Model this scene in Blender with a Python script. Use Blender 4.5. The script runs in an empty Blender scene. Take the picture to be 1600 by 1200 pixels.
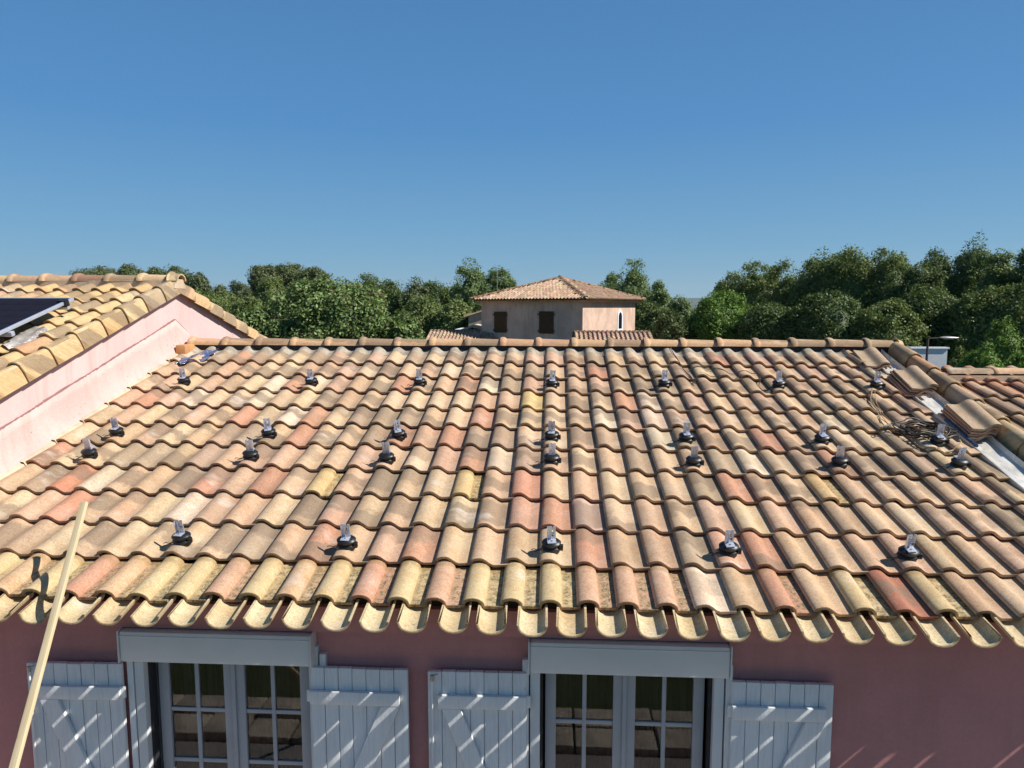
import bpy, bmesh, math, random
import numpy as np
from mathutils import Vector, Matrix
from math import radians, sin, cos, tan, pi, atan2, sqrt, exp

sc = bpy.context.scene
COL = sc.collection

# ------------------------------------------------------------------ camera
CAMZ = 4.30
cam_d = bpy.data.cameras.new('camera'); cam = bpy.data.objects.new('camera', cam_d); COL.objects.link(cam)
cam.location = (0, 0, CAMZ)
YAW, PIT, FPX = radians(3.2), radians(6.17), 1109.0
cam.rotation_euler = (radians(90) - PIT, 0, YAW)
cam_d.sensor_fit = 'HORIZONTAL'; cam_d.sensor_width = 36.0; cam_d.lens = 36.0 * FPX / 1600.0
cam_d.clip_start = 0.05; cam_d.clip_end = 20000
sc.camera = cam

# ------------------------------------------------------------------ light
SUNV = Vector((4.3, -1.0, 4.1)).normalized()          # towards the sun
elev = math.asin(SUNV.z)
w = bpy.data.worlds.new('World'); sc.world = w; w.use_nodes = True
nt = w.node_tree; bg = nt.nodes['Background']
sky = nt.nodes.new('ShaderNodeTexSky'); sky.sky_type = 'NISHITA'; sky.sun_disc = False
sky.sun_elevation = elev; sky.sun_rotation = atan2(SUNV.x, SUNV.y)
sky.altitude = 3000; sky.air_density = 1.5; sky.dust_density = 0.0; sky.ozone_density = 10.0
# clear Mediterranean blue: the physical sky graded by elevation only (same all round)
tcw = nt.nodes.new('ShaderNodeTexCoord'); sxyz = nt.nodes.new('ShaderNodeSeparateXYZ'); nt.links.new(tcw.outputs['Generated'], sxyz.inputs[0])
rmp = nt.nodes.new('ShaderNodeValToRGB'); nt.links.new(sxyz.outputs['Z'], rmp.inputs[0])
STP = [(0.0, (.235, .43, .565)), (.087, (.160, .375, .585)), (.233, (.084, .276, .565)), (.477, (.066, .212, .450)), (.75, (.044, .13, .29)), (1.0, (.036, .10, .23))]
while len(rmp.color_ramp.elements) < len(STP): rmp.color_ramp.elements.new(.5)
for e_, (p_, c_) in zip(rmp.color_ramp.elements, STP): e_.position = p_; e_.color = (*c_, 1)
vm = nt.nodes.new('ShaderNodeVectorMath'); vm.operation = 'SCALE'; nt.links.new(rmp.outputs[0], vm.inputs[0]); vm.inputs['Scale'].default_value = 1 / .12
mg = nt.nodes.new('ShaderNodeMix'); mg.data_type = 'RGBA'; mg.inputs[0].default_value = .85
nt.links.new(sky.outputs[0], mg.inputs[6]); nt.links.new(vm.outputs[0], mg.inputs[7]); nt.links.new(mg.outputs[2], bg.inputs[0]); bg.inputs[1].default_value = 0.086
sd = bpy.data.lights.new('sun', 'SUN'); so = bpy.data.objects.new('sun', sd); COL.objects.link(so)
sd.energy = 5.0; sd.angle = radians(0.53); sd.color = (1.0, 0.955, 0.88)
so.rotation_euler = SUNV.to_track_quat('Z', 'Y').to_euler(); so.location = (0, 0, 40)
sc.view_settings.view_transform = 'Standard'; sc.view_settings.look = 'None'
sc.view_settings.exposure = 0.45; sc.view_settings.gamma = 1.0; sc.view_settings.use_curve_mapping = False
sc.render.engine = 'CYCLES'

HAZE = 0.00004
# ------------------------------------------------------------------ helpers
FW = Vector((-sin(YAW) * cos(PIT), cos(YAW) * cos(PIT), -sin(PIT)))
RT = Vector((cos(YAW), sin(YAW), 0)); UPV = RT.cross(FW)
def ray(px, py): return FW + RT * ((px - 800) / FPX) - UPV * ((py - 600) / FPX)
def at(px, py, Y):
    d = ray(px, py); return Vector((0, 0, CAMZ)) + d * (Y / d.y)

def tag(o, label=None, cat=None, group=None, kind=None):
    if label: o['label'] = label
    if cat: o['category'] = cat
    if group: o['group'] = group
    if kind: o['kind'] = kind
    return o
def empty(name, loc=(0, 0, 0), rz=0):
    o = bpy.data.objects.new(name, None); COL.objects.link(o); o.location = loc; o.rotation_euler = (0, 0, rz)
    o.empty_display_size = .1
    return o
def link(name, me, parent=None, mat=None):
    o = bpy.data.objects.new(name, me); COL.objects.link(o)
    if parent is not None: o.parent = parent
    if mat is not None and not me.materials: me.materials.append(mat)
    return o
def mesh_np(name, verts, quads, mat=None, smooth=False):
    """quads: (n,4) int array"""
    verts = np.asarray(verts, dtype=np.float32).reshape(-1, 3); quads = np.asarray(quads, dtype=np.int32)
    me = bpy.data.meshes.new(name)
    me.vertices.add(len(verts)); me.vertices.foreach_set('co', verts.ravel())
    k = quads.shape[1]
    me.loops.add(quads.size); me.loops.foreach_set('vertex_index', quads.ravel())
    me.polygons.add(len(quads))
    me.polygons.foreach_set('loop_start', np.arange(0, quads.size, k, dtype=np.int32))
    me.polygons.foreach_set('loop_total', np.full(len(quads), k, dtype=np.int32))
    me.update(calc_edges=True)
    if smooth: me.polygons.foreach_set('use_smooth', np.ones(len(quads), dtype=bool))
    if mat: me.materials.append(mat)
    return me

class MB:
    def __init__(s): s.bm = bmesh.new()
    def box(s, x0, x1, y0, y1, z0, z1, bevel=0, M=None):
        r = bmesh.ops.create_cube(s.bm, size=1.0)
        m = Matrix.Translation(((x0 + x1) / 2, (y0 + y1) / 2, (z0 + z1) / 2)) @ Matrix.Diagonal((x1 - x0, y1 - y0, z1 - z0, 1))
        if M is not None: m = M @ m
        bmesh.ops.transform(s.bm, matrix=m, verts=r['verts'])
        if bevel:
            ed = list({e for v in r['verts'] for e in v.link_edges})
            bmesh.ops.bevel(s.bm, geom=ed, offset=bevel, segments=2, affect='EDGES', profile=.6)
        return s
    def bar(s, a, b, w_, t_, bevel=0, upv=Vector((0, 0, 1))):
        a, b = Vector(a), Vector(b); d = (b - a); L = d.length; d.normalize()
        x = d.cross(upv)
        if x.length < 1e-4: x = Vector((1, 0, 0))
        x.normalize(); z = x.cross(d)
        M = Matrix(((x.x, d.x, z.x, a.x), (x.y, d.y, z.y, a.y), (x.z, d.z, z.z, a.z), (0, 0, 0, 1)))
        return s.box(-w_ / 2, w_ / 2, 0, L, -t_ / 2, t_ / 2, bevel, M)
    def cyl(s, a, b, r0, r1=None, n=12, cap=True):
        a, b = Vector(a), Vector(b); d = b - a; L = d.length
        if r1 is None: r1 = r0
        q = d.to_track_quat('Z', 'Y').to_matrix().to_4x4()
        M = Matrix.Translation((a + b) / 2) @ q
        bmesh.ops.create_cone(s.bm, cap_ends=cap, segments=n, radius1=r0, radius2=r1, depth=L, matrix=M)
        return s
    def poly(s, pts):
        vs = [s.bm.verts.new(p) for p in pts]; s.bm.faces.new(vs); return s
    def prism(s, pts, d):
        """closed outline pts (3D) extruded by vector d"""
        d = Vector(d); n = len(pts)
        a = [s.bm.verts.new(Vector(p)) for p in pts]; b = [s.bm.verts.new(Vector(p) + d) for p in pts]
        s.bm.faces.new(a); s.bm.faces.new(list(reversed(b)))
        for i in range(n): s.bm.faces.new((a[i], b[i], b[(i + 1) % n], a[(i + 1) % n]))
        return s
    def tube(s, pts, r, n=6, taper=None):
        pts = [Vector(p) for p in pts]; rings = []
        prev = None
        for i, p in enumerate(pts):
            d = (pts[min(i + 1, len(pts) - 1)] - pts[max(i - 1, 0)])
            if d.length < 1e-7: d = Vector((0, 0, 1))
            d.normalize()
            if prev is None: x = d.orthogonal().normalized()
            else:
                x = prev - d * prev.dot(d)
                if x.length < 1e-5: x = d.orthogonal()
                x.normalize()
            prev = x; y = d.cross(x); rr = r if taper is None else taper[i]
            rings.append([s.bm.verts.new(p + (x * cos(2 * pi * k / n) + y * sin(2 * pi * k / n)) * rr) for k in range(n)])
        for a, b in zip(rings, rings[1:]):
            for k in range(n): s.bm.faces.new((a[k], a[(k + 1) % n], b[(k + 1) % n], b[k]))
        s.bm.faces.new(list(reversed(rings[0]))); s.bm.faces.new(rings[-1])
        return s
    def mesh(s, name, mat=None, smooth=True, ang=35):
        bmesh.ops.recalc_face_normals(s.bm, faces=s.bm.faces)
        me = bpy.data.meshes.new(name); s.bm.to_mesh(me); s.bm.free()
        if smooth:
            me.polygons.foreach_set('use_smooth', np.ones(len(me.polygons), dtype=bool))
            me.set_sharp_from_angle(angle=radians(ang))
        if mat: me.materials.append(mat)
        return me
    def build(s, name, mat, parent=None, smooth=True, ang=35):
        return link(name, s.mesh(name, mat, smooth, ang), parent)

# ------------------------------------------------------------------ materials
class G:
    def __init__(s, name):
        s.m = bpy.data.materials.new(name); s.m.use_nodes = True; s.t = s.m.node_tree; s.n = s.t.nodes; s.l = s.t.links
        s.b = s.n['Principled BSDF']
    def new(s, typ, **kw):
        n = s.n.new(typ)
        for k, v in kw.items(): setattr(n, k, v)
        return n
    def put(s, sock, v):
        if hasattr(v, 'is_linked') or isinstance(v, bpy.types.NodeSocket): s.l.new(v, sock)
        else: sock.default_value = v
    def noise(s, vec, scale, detail=3, rough=.55, dist=0, d4=None):
        n = s.new('ShaderNodeTexNoise')
        if d4 is not None: n.noise_dimensions = '4D'; s.put(n.inputs['W'], d4)
        if vec is not None: s.l.new(vec, n.inputs['Vector'])
        n.inputs['Scale'].default_value = scale; n.inputs['Detail'].default_value = detail
        n.inputs['Roughness'].default_value = rough; n.inputs['Distortion'].default_value = dist
        return n.outputs[0]
    def mr(s, v, a, b, c=0, d=1, smooth=True):
        n = s.new('ShaderNodeMapRange'); n.interpolation_type = 'SMOOTHSTEP' if smooth else 'LINEAR'
        s.put(n.inputs[0], v)
        for i, q in zip((1, 2, 3, 4), (a, b, c, d)): s.put(n.inputs[i], q)
        return n.outputs[0]
    def math(s, op, a, b=0.0, c=None):
        n = s.new('ShaderNodeMath', operation=op); s.put(n.inputs[0], a); s.put(n.inputs[1], b)
        if c is not None: s.put(n.inputs[2], c)
        return n.outputs[0]
    def mix(s, fac, a, b, mode='MIX'):
        n = s.new('ShaderNodeMix', data_type='RGBA', blend_type=mode); n.clamp_factor = True
        s.put(n.inputs[0], fac); s.put(n.inputs[6], a); s.put(n.inputs[7], b)
        return n.outputs[2]
    def ramp(s, v, stops, interp='LINEAR'):
        n = s.new('ShaderNodeValToRGB'); s.put(n.inputs[0], v); cr = n.color_ramp; cr.interpolation = interp
        while len(cr.elements) < len(stops): cr.elements.new(.5)
        for e, (p, c) in zip(cr.elements, stops): e.position = p; e.color = c if len(c) == 4 else (*c, 1)
        return n.outputs[0]
    def coord(s, which='Object'): return s.new('ShaderNodeTexCoord').outputs[which]
    def mapping(s, v, scale=(1, 1, 1), loc=(0, 0, 0), rot=(0, 0, 0)):
        n = s.new('ShaderNodeMapping'); s.l.new(v, n.inputs[0]); n.inputs['Scale'].default_value = scale
        n.inputs['Location'].default_value = loc; n.inputs['Rotation'].default_value = rot; return n.outputs[0]
    def bump(s, h, strength=.3, dist=.01, normal=None):
        n = s.new('ShaderNodeBump'); n.inputs['Strength'].default_value = strength; n.inputs['Distance'].default_value = dist
        s.l.new(h, n.inputs['Height'])
        if normal is not None: s.l.new(normal, n.inputs['Normal'])
        s.l.new(n.outputs[0], s.b.inputs['Normal']); return n.outputs[0]
    def out(s, col=None, rough=.8, metal=0, spec=.3):
        if col is not None: s.put(s.b.inputs['Base Color'], col if isinstance(col, bpy.types.NodeSocket) else (*col[:3], 1))
        s.put(s.b.inputs['Roughness'], rough); s.put(s.b.inputs['Metallic'], metal)
        s.b.inputs['Specular IOR Level'].default_value = spec
        return s.m
def C4(*c): return (*c, 1.0)

def mat_tile(name, old=False):
    g = G(name)
    uv = g.coord('UV')
    oi = g.new('ShaderNodeObjectInfo'); geo = g.new('ShaderNodeNewGeometry')
    rnd = g.math('FRACT', g.math('ADD', oi.outputs['Random'], geo.outputs['Random Per Island']))
    seed = g.math('MULTIPLY', rnd, 57.0)
    at1 = g.new('ShaderNodeAttribute', attribute_name='tcol'); at2 = g.new('ShaderNodeAttribute', attribute_name='isj')
    base = g.mix(at2.outputs['Fac'], oi.outputs['Color'], at1.outputs['Color'])
    sep = g.new('ShaderNodeSeparateXYZ'); g.l.new(uv, sep.inputs[0])
    # warm/cool drift inside the tile
    n0 = g.noise(uv, 9, 3, .6, .4, seed)
    base = g.mix(g.mr(n0, .35, .7, 0, .55), base, g.mix(1.0, base, C4(.86, .72, .60), 'MULTIPLY'))
    nm = g.noise(uv, 38, 4, .68, .3, g.math('ADD', seed, 17.0))
    base = g.mix(g.mr(nm, .42, .66, .0, .36), base, g.mix(1.0, base, C4(.68, .60, .52), 'MULTIPLY'))
    # burnt grey-brown bands across the tile (flammage)
    nb = g.noise(uv, 9, 3, .55, .2, g.math('ADD', seed, 11.3))
    v0 = g.mr(g.math('FRACT', g.math('MULTIPLY', rnd, 29.3)), 0, 1, .02, .34, False)
    dv = g.math('ABSOLUTE', g.math('SUBTRACT', g.math('ADD', sep.outputs[1], g.math('MULTIPLY', g.math('SUBTRACT', nb, .5), .30)), v0))
    hw_ = g.mr(g.math('FRACT', g.math('MULTIPLY', rnd, 41.7)), 0, 1, .03, .13, False)
    r2 = g.math('FRACT', g.math('MULTIPLY', rnd, 7.37))
    amp = g.mr(r2, .22 if not old else .85, .60 if not old else 1.2, 0.0, .85)
    bf = g.math('MULTIPLY', g.mr(dv, hw_, g.math('ADD', hw_, .055), 1, 0), amp)
    base = g.mix(bf, base, g.mix(.22, C4(.215, .160, .112), base))
    # lime bloom, pale
    r3 = g.math('FRACT', g.math('MULTIPLY', rnd, 13.9))
    nw = g.noise(g.mapping(uv, (3, 4, 1)), 1.6, 3, .6, .2, g.math('ADD', seed, 31.0))
    wf = g.math('MULTIPLY', g.mr(nw, .52, .72), g.mr(r3, .45, .95, 0.0, .65))
    base = g.mix(wf, base, C4(.62, .53, .45))
    # engobe speckle + pits
    s1 = g.noise(uv, 130, 3, .75, 0, seed)
    base = g.mix(g.mr(s1, .40, .62, .0, .62), base, g.mix(1.0, base, C4(.62, .55, .50), 'MULTIPLY'))
    s2 = g.noise(uv, 62, 2, .5, 0, g.math('ADD', seed, 5.0))
    base = g.mix(g.math('MULTIPLY', g.mr(s2, .66, .74), .55), base, C4(.13, .09, .06))
    if old:
        mn = g.noise(uv, 26, 5, .72, .5, seed)
        pan = g.mr(sep.outputs[0], .118, .14)
        mo = g.math('MULTIPLY', pan, g.mr(mn, .40, .56))
        base = g.mix(g.math('MULTIPLY', mo, .85), base, g.mix(g.mr(g.noise(uv, 70, 3), .4, .6), C4(.10, .085, .05), C4(.33, .25, .13)))
        top = g.math('MULTIPLY', g.mr(sep.outputs[1], .30, .345), g.mr(mn, .36, .5))
        base = g.mix(g.math('MULTIPLY', top, .6), base, C4(.27, .17, .07))
        base = g.mix(g.math('MULTIPLY', g.mr(g.noise(uv, 34, 4, .7, 0, g.math('ADD', seed, 3.0)), .60, .70), .5), base, C4(.22, .17, .09))
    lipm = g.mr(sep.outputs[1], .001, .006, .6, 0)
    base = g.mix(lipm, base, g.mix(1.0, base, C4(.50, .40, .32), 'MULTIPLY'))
    hb = g.math('ADD', g.math('MULTIPLY', s1, .5), g.noise(uv, 40, 3, .6, 0, seed))
    g.bump(hb, .22, .004)
    return g.out(base, g.mr(s1, 0, 1, .72, .92, False), 0, .25)

M = {}
M['tile'] = mat_tile('terracotta'); M['tile_old'] = mat_tile('terracotta_old', True)

def mat_plain(name, col, rough=.7, metal=0, spec=.4, var=.12, scale=6, bump=0, bscale=60, coord='Object'):
    g = G(name); c = g.coord(coord)
    n = g.noise(c, scale, 4, .6)
    dark = tuple(x * (1 - var) for x in col); lite = tuple(min(1, x * (1 + var)) for x in col)
    cc = g.mix(g.mr(n, .3, .7), C4(*dark), C4(*lite))
    if bump: g.bump(g.noise(c, bscale, 4, .6), bump, .004)
    return g.out(cc, rough, metal, spec)

def mat_stucco(name, col, stain=None, bumps=.5, patch=.1, pits=0, bscale=160):
    g = G(name); c = g.coord('Object')
    n = g.noise(c, 1.3, 5, .6, .3); n2 = g.noise(c, 45, 4, .7)
    cc = g.mix(g.mr(n, .32, .68), C4(*[x * (1 - patch) for x in col]), C4(*[min(1, x * (1 + patch)) for x in col]))
    cc = g.mix(g.mr(n2, .35, .65, 0, .25), cc, g.mix(1.0, cc, C4(.80, .76, .76), 'MULTIPLY'))
    if stain:   # vertical weathering streaks
        ns = g.noise(g.mapping(c, (5, 5, .45)), 1.2, 5, .65)
        cc = g.mix(g.math('MULTIPLY', g.mr(ns, .48, .70), .7), cc, C4(*stain))
    h = g.noise(c, bscale, 4, .65)
    if pits:
        v = g.new('ShaderNodeTexVoronoi', feature='F1'); v.inputs['Scale'].default_value = 26
        g.l.new(g.mapping(c, (1, 1, 1.0)), v.inputs['Vector'])
        pm = g.math('MULTIPLY', g.mr(v.outputs['Distance'], .10, .16, 1, 0), g.mr(g.noise(c, 4.5, 3), .52, .62))
        cc = g.mix(g.math('MULTIPLY', pm, .55), cc, C4(.34, .22, .19))
        h = g.math('SUBTRACT', h, g.math('MULTIPLY', pm, 1.5))
    g.bump(h, bumps, .006)
    return g.out(cc, .93, 0, .15)
M['pink'] = mat_stucco('pink_render', (.47, .225, .215), (.40, .20, .18), .35, .07)
M['pink_pale'] = mat_stucco('pale_pink_render', (.72, .495, .465), (.55, .34, .31), .5, .06)
M['pink_rough'] = mat_stucco('rough_pink_plaster', (.66, .45, .41), (.52, .35, .30), 1.0, .10, 1, 70)
M['upstand_shadow_line'] = mat_plain('dark_pink_shadow_line', (.26, .14, .135), .95)  # shade of the recess above the upstand, put into a dark colour
M['mortar'] = mat_stucco('mortar', (.62, .47, .33), (.35, .25, .17), .8, .15, 0, 90)
M['mortar_orange'] = mat_stucco('orange_mortar', (.58, .30, .13), (.35, .2, .12), .8, .2, 0, 90)
M['tower_wall'] = mat_stucco('rough_beige_pink_render', (.60, .43, .335), (.44, .28, .21), .9, .14, 0, 7)
M['grey_wall'] = mat_stucco('grey_beige_render', (.36, .32, .26), (.28, .24, .19), .6, .1)
M['offwhite'] = mat_plain('off_white_wall', (.72, .74, .78), .8, var=.05)
M['deck'] = mat_plain('dark_underlay', (.055, .04, .03), .9)
M['closure'] = mat_plain('grey_closure_strip', (.33, .28, .215), .7, var=.25, scale=14, bump=.3)
M['closure_dark'] = mat_plain('black_ridge_roll', (.02, .02, .024), .6, var=.3)
def mat_paintwood(name, col):
    g = G(name); c = g.coord('Object')
    n = g.noise(g.mapping(c, (34, 34, 2.2)), 2.2, 5, .62, .8)
    n1 = g.noise(c, 2.5, 3)
    cc = g.mix(g.mr(n1, .3, .7, 0, 1), C4(*col), C4(*[x * .90 for x in col]))
    cc = g.mix(g.mr(n, .46, .64, 0, .35), cc, g.mix(1.0, cc, C4(.72, .74, .76), 'MULTIPLY'))
    ch = g.noise(g.mapping(c, (26, 26, 7)), 2.4, 4, .7, .5)
    cc = g.mix(g.math('MULTIPLY', g.mr(ch, .69, .73), .8), cc, C4(.26, .24, .22))
    g.bump(g.math('ADD', n, g.noise(c, 70, 2)), .35, .003)
    return g.out(cc, .55, 0, .4)
M['shutter'] = mat_paintwood('weathered_white_paint', (.72, .73, .73))
M['white'] = mat_plain('white_lacquer', (.58, .60, .60), .38, var=.04, scale=2)
M['pvc'] = mat_plain('white_pvc', (.36, .37, .39), .35, var=.05)
M['iron'] = mat_plain('zinc_hardware', (.42, .40, .37), .5, .7, var=.25, scale=30)
M['lamp_post'] = mat_plain('dark_post_paint', (.10, .075, .065), .5, .2)
M['alu'] = mat_plain('bright_aluminium', (.56, .59, .68), .32, .45, .5, .05, 30)  # sky reflection put into the bluish base colour
M['bolt'] = mat_plain('steel_bolt', (.5, .5, .5), .35, 1.0)
M['rubber'] = mat_plain('black_rubber', (.012, .012, .014), .42, 0, .5, .3, 30)
def mat_wood(name, c1, c2):
    g = G(name); c = g.coord('Object')
    n = g.noise(g.mapping(c, (30, 30, 1.2)), 3, 5, .6, 1.2)
    cc = g.mix(g.mr(n, .35, .65), C4(*c1), C4(*c2))
    kn = g.noise(g.mapping(c, (8, 8, 3)), 2, 2)
    cc = g.mix(g.math('MULTIPLY', g.mr(kn, .68, .74), .6), cc, C4(.3, .17, .07))
    g.bump(n, .2, .002); return g.out(cc, .7, 0, .2)
M['pine'] = mat_wood('fresh_pine', (.60, .49, .31), (.53, .41, .24))
M['brown_wood'] = mat_wood('brown_stained_wood', (.10, .055, .025), (.075, .038, .018))
M['bark'] = mat_plain('bark', (.10, .075, .055), .95, var=.4, scale=9, bump=.8, bscale=14)
M['cable'] = mat_plain('dark_cable_sheath', (.055, .042, .03), .5, var=.3, scale=12)
M['cable_tan'] = mat_plain('tan_cable_sheath', (.36, .25, .14), .55, var=.2, scale=12)
g = G('galvanised_valley_sheet'); c = g.coord('Object')
n = g.noise(c, 5, 4, .6); n2 = g.noise(g.mapping(c, (10, 3, 3)), 3, 4, .6, .5)
cc = g.mix(g.mr(n, .4, .6), C4(.74, .73, .69), C4(.60, .58, .53))
cc = g.mix(g.mr(n2, .5, .66, 0, .7), cc, C4(.68, .60, .48))
g.bump(g.noise(c, 12, 3), .3, .01); M['zinc'] = g.out(cc, g.mr(n2, .35, .65, .25, .6), .3, .5)
M['membrane'] = mat_plain('blue_membrane', (.02, .06, .14), .35, var=.3, scale=20)
g = G('blue_plastic_film'); c = g.coord('Object')
g.bump(g.noise(c, 26, 4, .6, 1.0), 1.0, .02); M['film'] = g.out(g.mix(g.mr(g.noise(c, 14, 3), .4, .6), C4(.05, .09, .22), C4(.14, .16, .24)), .14, 0, .9)
g = G('lead_foil'); c = g.coord('Object')
g.bump(g.noise(c, 18, 4, .6, 1.0), .8, .02); M['foil'] = g.out(g.mix(g.mr(g.noise(c, 10, 3), .4, .6), C4(.45, .41, .38), C4(.62, .58, .54)), .38, .5, .5)
g = G('panel_glass'); M['pglass'] = g.out((.014, .014, .020), .5, 0, .0)
g = G('silicon_cell'); c = g.coord('Object'); M['cell'] = g.out(g.mix(g.mr(g.noise(c, 3, 2), .3, .7), C4(.014, .015, .028), C4(.022, .022, .030)), .5, 0, .0)
g = G('window_glass'); g.b.inputs['Transmission Weight'].default_value = 1.0; g.b.inputs['IOR'].default_value = 1.45
M['glass'] = g.out((.80, .84, .84), .0, 0, .5)
g = G('sheer_curtain'); c = g.coord('Object')
n = g.noise(g.mapping(c, (22, 22, .4)), 1.6, 3, .5, .4)
M['curtain'] = g.out(g.mix(g.mr(n, .3, .7), C4(.018, .022, .020), C4(.05, .053, .046)), .9, 0, .1)
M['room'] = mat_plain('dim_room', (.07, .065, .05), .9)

def mat_leaf(name, c1, c2, c3=None, p3=.0, trans=.22, rough=.55):
    g = G(name); geo = g.new('ShaderNodeNewGeometry'); r = geo.outputs['Random Per Island']
    at1 = g.new('ShaderNodeAttribute', attribute_name='clump').outputs['Fac']
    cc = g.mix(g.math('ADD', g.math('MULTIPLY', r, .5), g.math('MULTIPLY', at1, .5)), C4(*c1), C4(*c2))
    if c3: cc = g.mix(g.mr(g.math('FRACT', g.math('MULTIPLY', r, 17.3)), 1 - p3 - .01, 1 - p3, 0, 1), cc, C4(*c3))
    g.out(cc, rough, 0, .25)
    tr = g.new('ShaderNodeBsdfTranslucent'); g.l.new(g.mix(1.0, cc, C4(1.3, 1.35, .6), 'MULTIPLY'), tr.inputs[0])
    mx = g.new('ShaderNodeMixShader'); mx.inputs[0].default_value = trans
    g.l.new(g.b.outputs[0], mx.inputs[1]); g.l.new(tr.outputs[0], mx.inputs[2])
    g.l.new(mx.outputs[0], g.n['Material Output'].inputs[0])
    return g.m
M['l_fig'] = mat_leaf('fig_leaves', (.045, .095, .022), (.300, .390, .150), (.085, .034, .024), .09)
M['l_oak'] = mat_leaf('oak_leaves', (.085, .120, .032), (.215, .260, .090))
M['l_dark'] = mat_leaf('dark_leaves', (.058, .092, .028), (.150, .195, .065))
M['l_pine'] = mat_leaf('pine_needles', (.060, .082, .030), (.150, .175, .070), trans=.1)
M['l_poplar'] = mat_leaf('poplar_leaves', (.095, .145, .048), (.235, .300, .130))
M['l_bright'] = mat_leaf('bright_leaves', (.080, .150, .024), (.180, .280, .060))
M['l_olive'] = mat_leaf('olive_scrub_leaves', (.06, .085, .025), (.14, .165, .06))
g = G('ground_grass'); c = g.coord('Object')
n = g.noise(c, .05, 5, .6); n2 = g.noise(c, 1.2, 5, .7)
cc = g.mix(g.mr(n, .4, .6), C4(.055, .075, .022), C4(.12, .11, .05)); cc = g.mix(g.mr(n2, .3, .7, 0, .6), cc, C4(.05, .06, .02))
g.bump(g.noise(c, 9, 4, .7), .6, .05); M['ground'] = g.out(cc, .95, 0, .1)
M['stone'] = mat_plain('pale_stone', (.52, .42, .33), .9, var=.3, scale=3, bump=.5)
M['terrace'] = mat_plain('terrace_paving', (.30, .26, .24), .85, var=.15, scale=2, bump=.3)
M['hill'] = mat_plain('wooded_hill', (.05, .075, .04), .95, 0, .1, .35, .02, .6, .05)

# ------------------------------------------------------------------ roof tiles
TW, TL, TT = .205, .43, .0165          # cover spacing, tile length, thickness
def prof_main(u, H=.050):
    if u <= .060: return .021 + (H - .021) * sqrt(max(0, 1 - ((.060 - u) / .060) ** 2.1))
    if u <= .138: return .004 + (H - .004) * (.5 + .5 * cos(pi * (u - .060) / .078)) ** .80
    return .004 + .006 * ((u - .138) / .08) ** 1.5
def prof_old(u, H=.051):
    if u <= .060: return .016 + (H - .016) * sqrt(max(0, 1 - ((.060 - u) / .060) ** 2.0))
    if u <= .122: return .004 + (H - .004) * sqrt(max(0, 1 - ((u - .060) / .062) ** 2.0))
    return .004 + .002 * ((u - .122) / .1)
def tile_mesh(name, prof, mat, us, L=TL, lift=.036, th=TT, bottom=True):
    us = list(us); N = len(us)
    P = [(u, prof(u)) for u in us]
    nr = []
    for i in range(N):
        a = P[max(0, i - 1)]; b = P[min(N - 1, i + 1)]; dx, dy = b[0] - a[0], b[1] - a[1]; l = math.hypot(dx, dy) or 1
        nr.append((-dy / l, dx / l))
    vs, uv, fs = [], [], []
    def row(v, inset, lf):
        s = len(vs)
        for (u, h), (nx, ny) in zip(P, nr):
            vs.append((u - nx * inset, v, h - ny * inset + lf)); uv.append((u, v))
        return s
    cr = .0045
    r = [row(0.0015, th, lift), row(0, th - .003, lift), row(0, cr, lift + .001), row(.0015, .0008, lift + .0015), row(.007, 0, lift + .001), row(.03, 0, lift * .93), row(L, 0, 0)]
    for a, b in zip(r, r[1:]):
        for i in range(N - 1): fs.append((a + i, a + i + 1, b + i + 1, b + i))
    if bottom:
        rb = row(L, th, 0)
        for i in range(N - 1): fs.append((r[0] + i + 1, r[0] + i, rb + i, rb + i + 1))
        for i in range(N - 1): fs.append((r[6] + i, r[6] + i + 1, rb + i + 1, rb + i))
        for e in (0, N - 1):
            f_ = (r[0] + e, r[3] + e, r[6] + e, rb + e)
            fs.append(f_ if e == 0 else f_[::-1])
    me = mesh_np(name, vs, np.array(fs), mat, True)
    ul = me.uv_layers.new(name='UVMap'); li = np.empty(len(me.loops), dtype=np.int32); me.loops.foreach_get('vertex_index', li)
    ul.data.foreach_set('uv', np.array(uv, dtype=np.float32)[li].ravel())
    me.set_sharp_from_angle(angle=radians(50))
    return me
US = [0, .004, .013, .026, .042, .060, .077, .093, .108, .123, .138, .17, .222]
UO = [0, .004, .012, .024, .042, .060, .078, .096, .110, .118, .122, .16, .222]
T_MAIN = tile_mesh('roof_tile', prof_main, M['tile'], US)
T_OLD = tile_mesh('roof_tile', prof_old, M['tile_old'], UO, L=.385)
def prof_verge(u):                       # crown then vertical skirt on +x side handled with explicit points
    return 0
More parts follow.
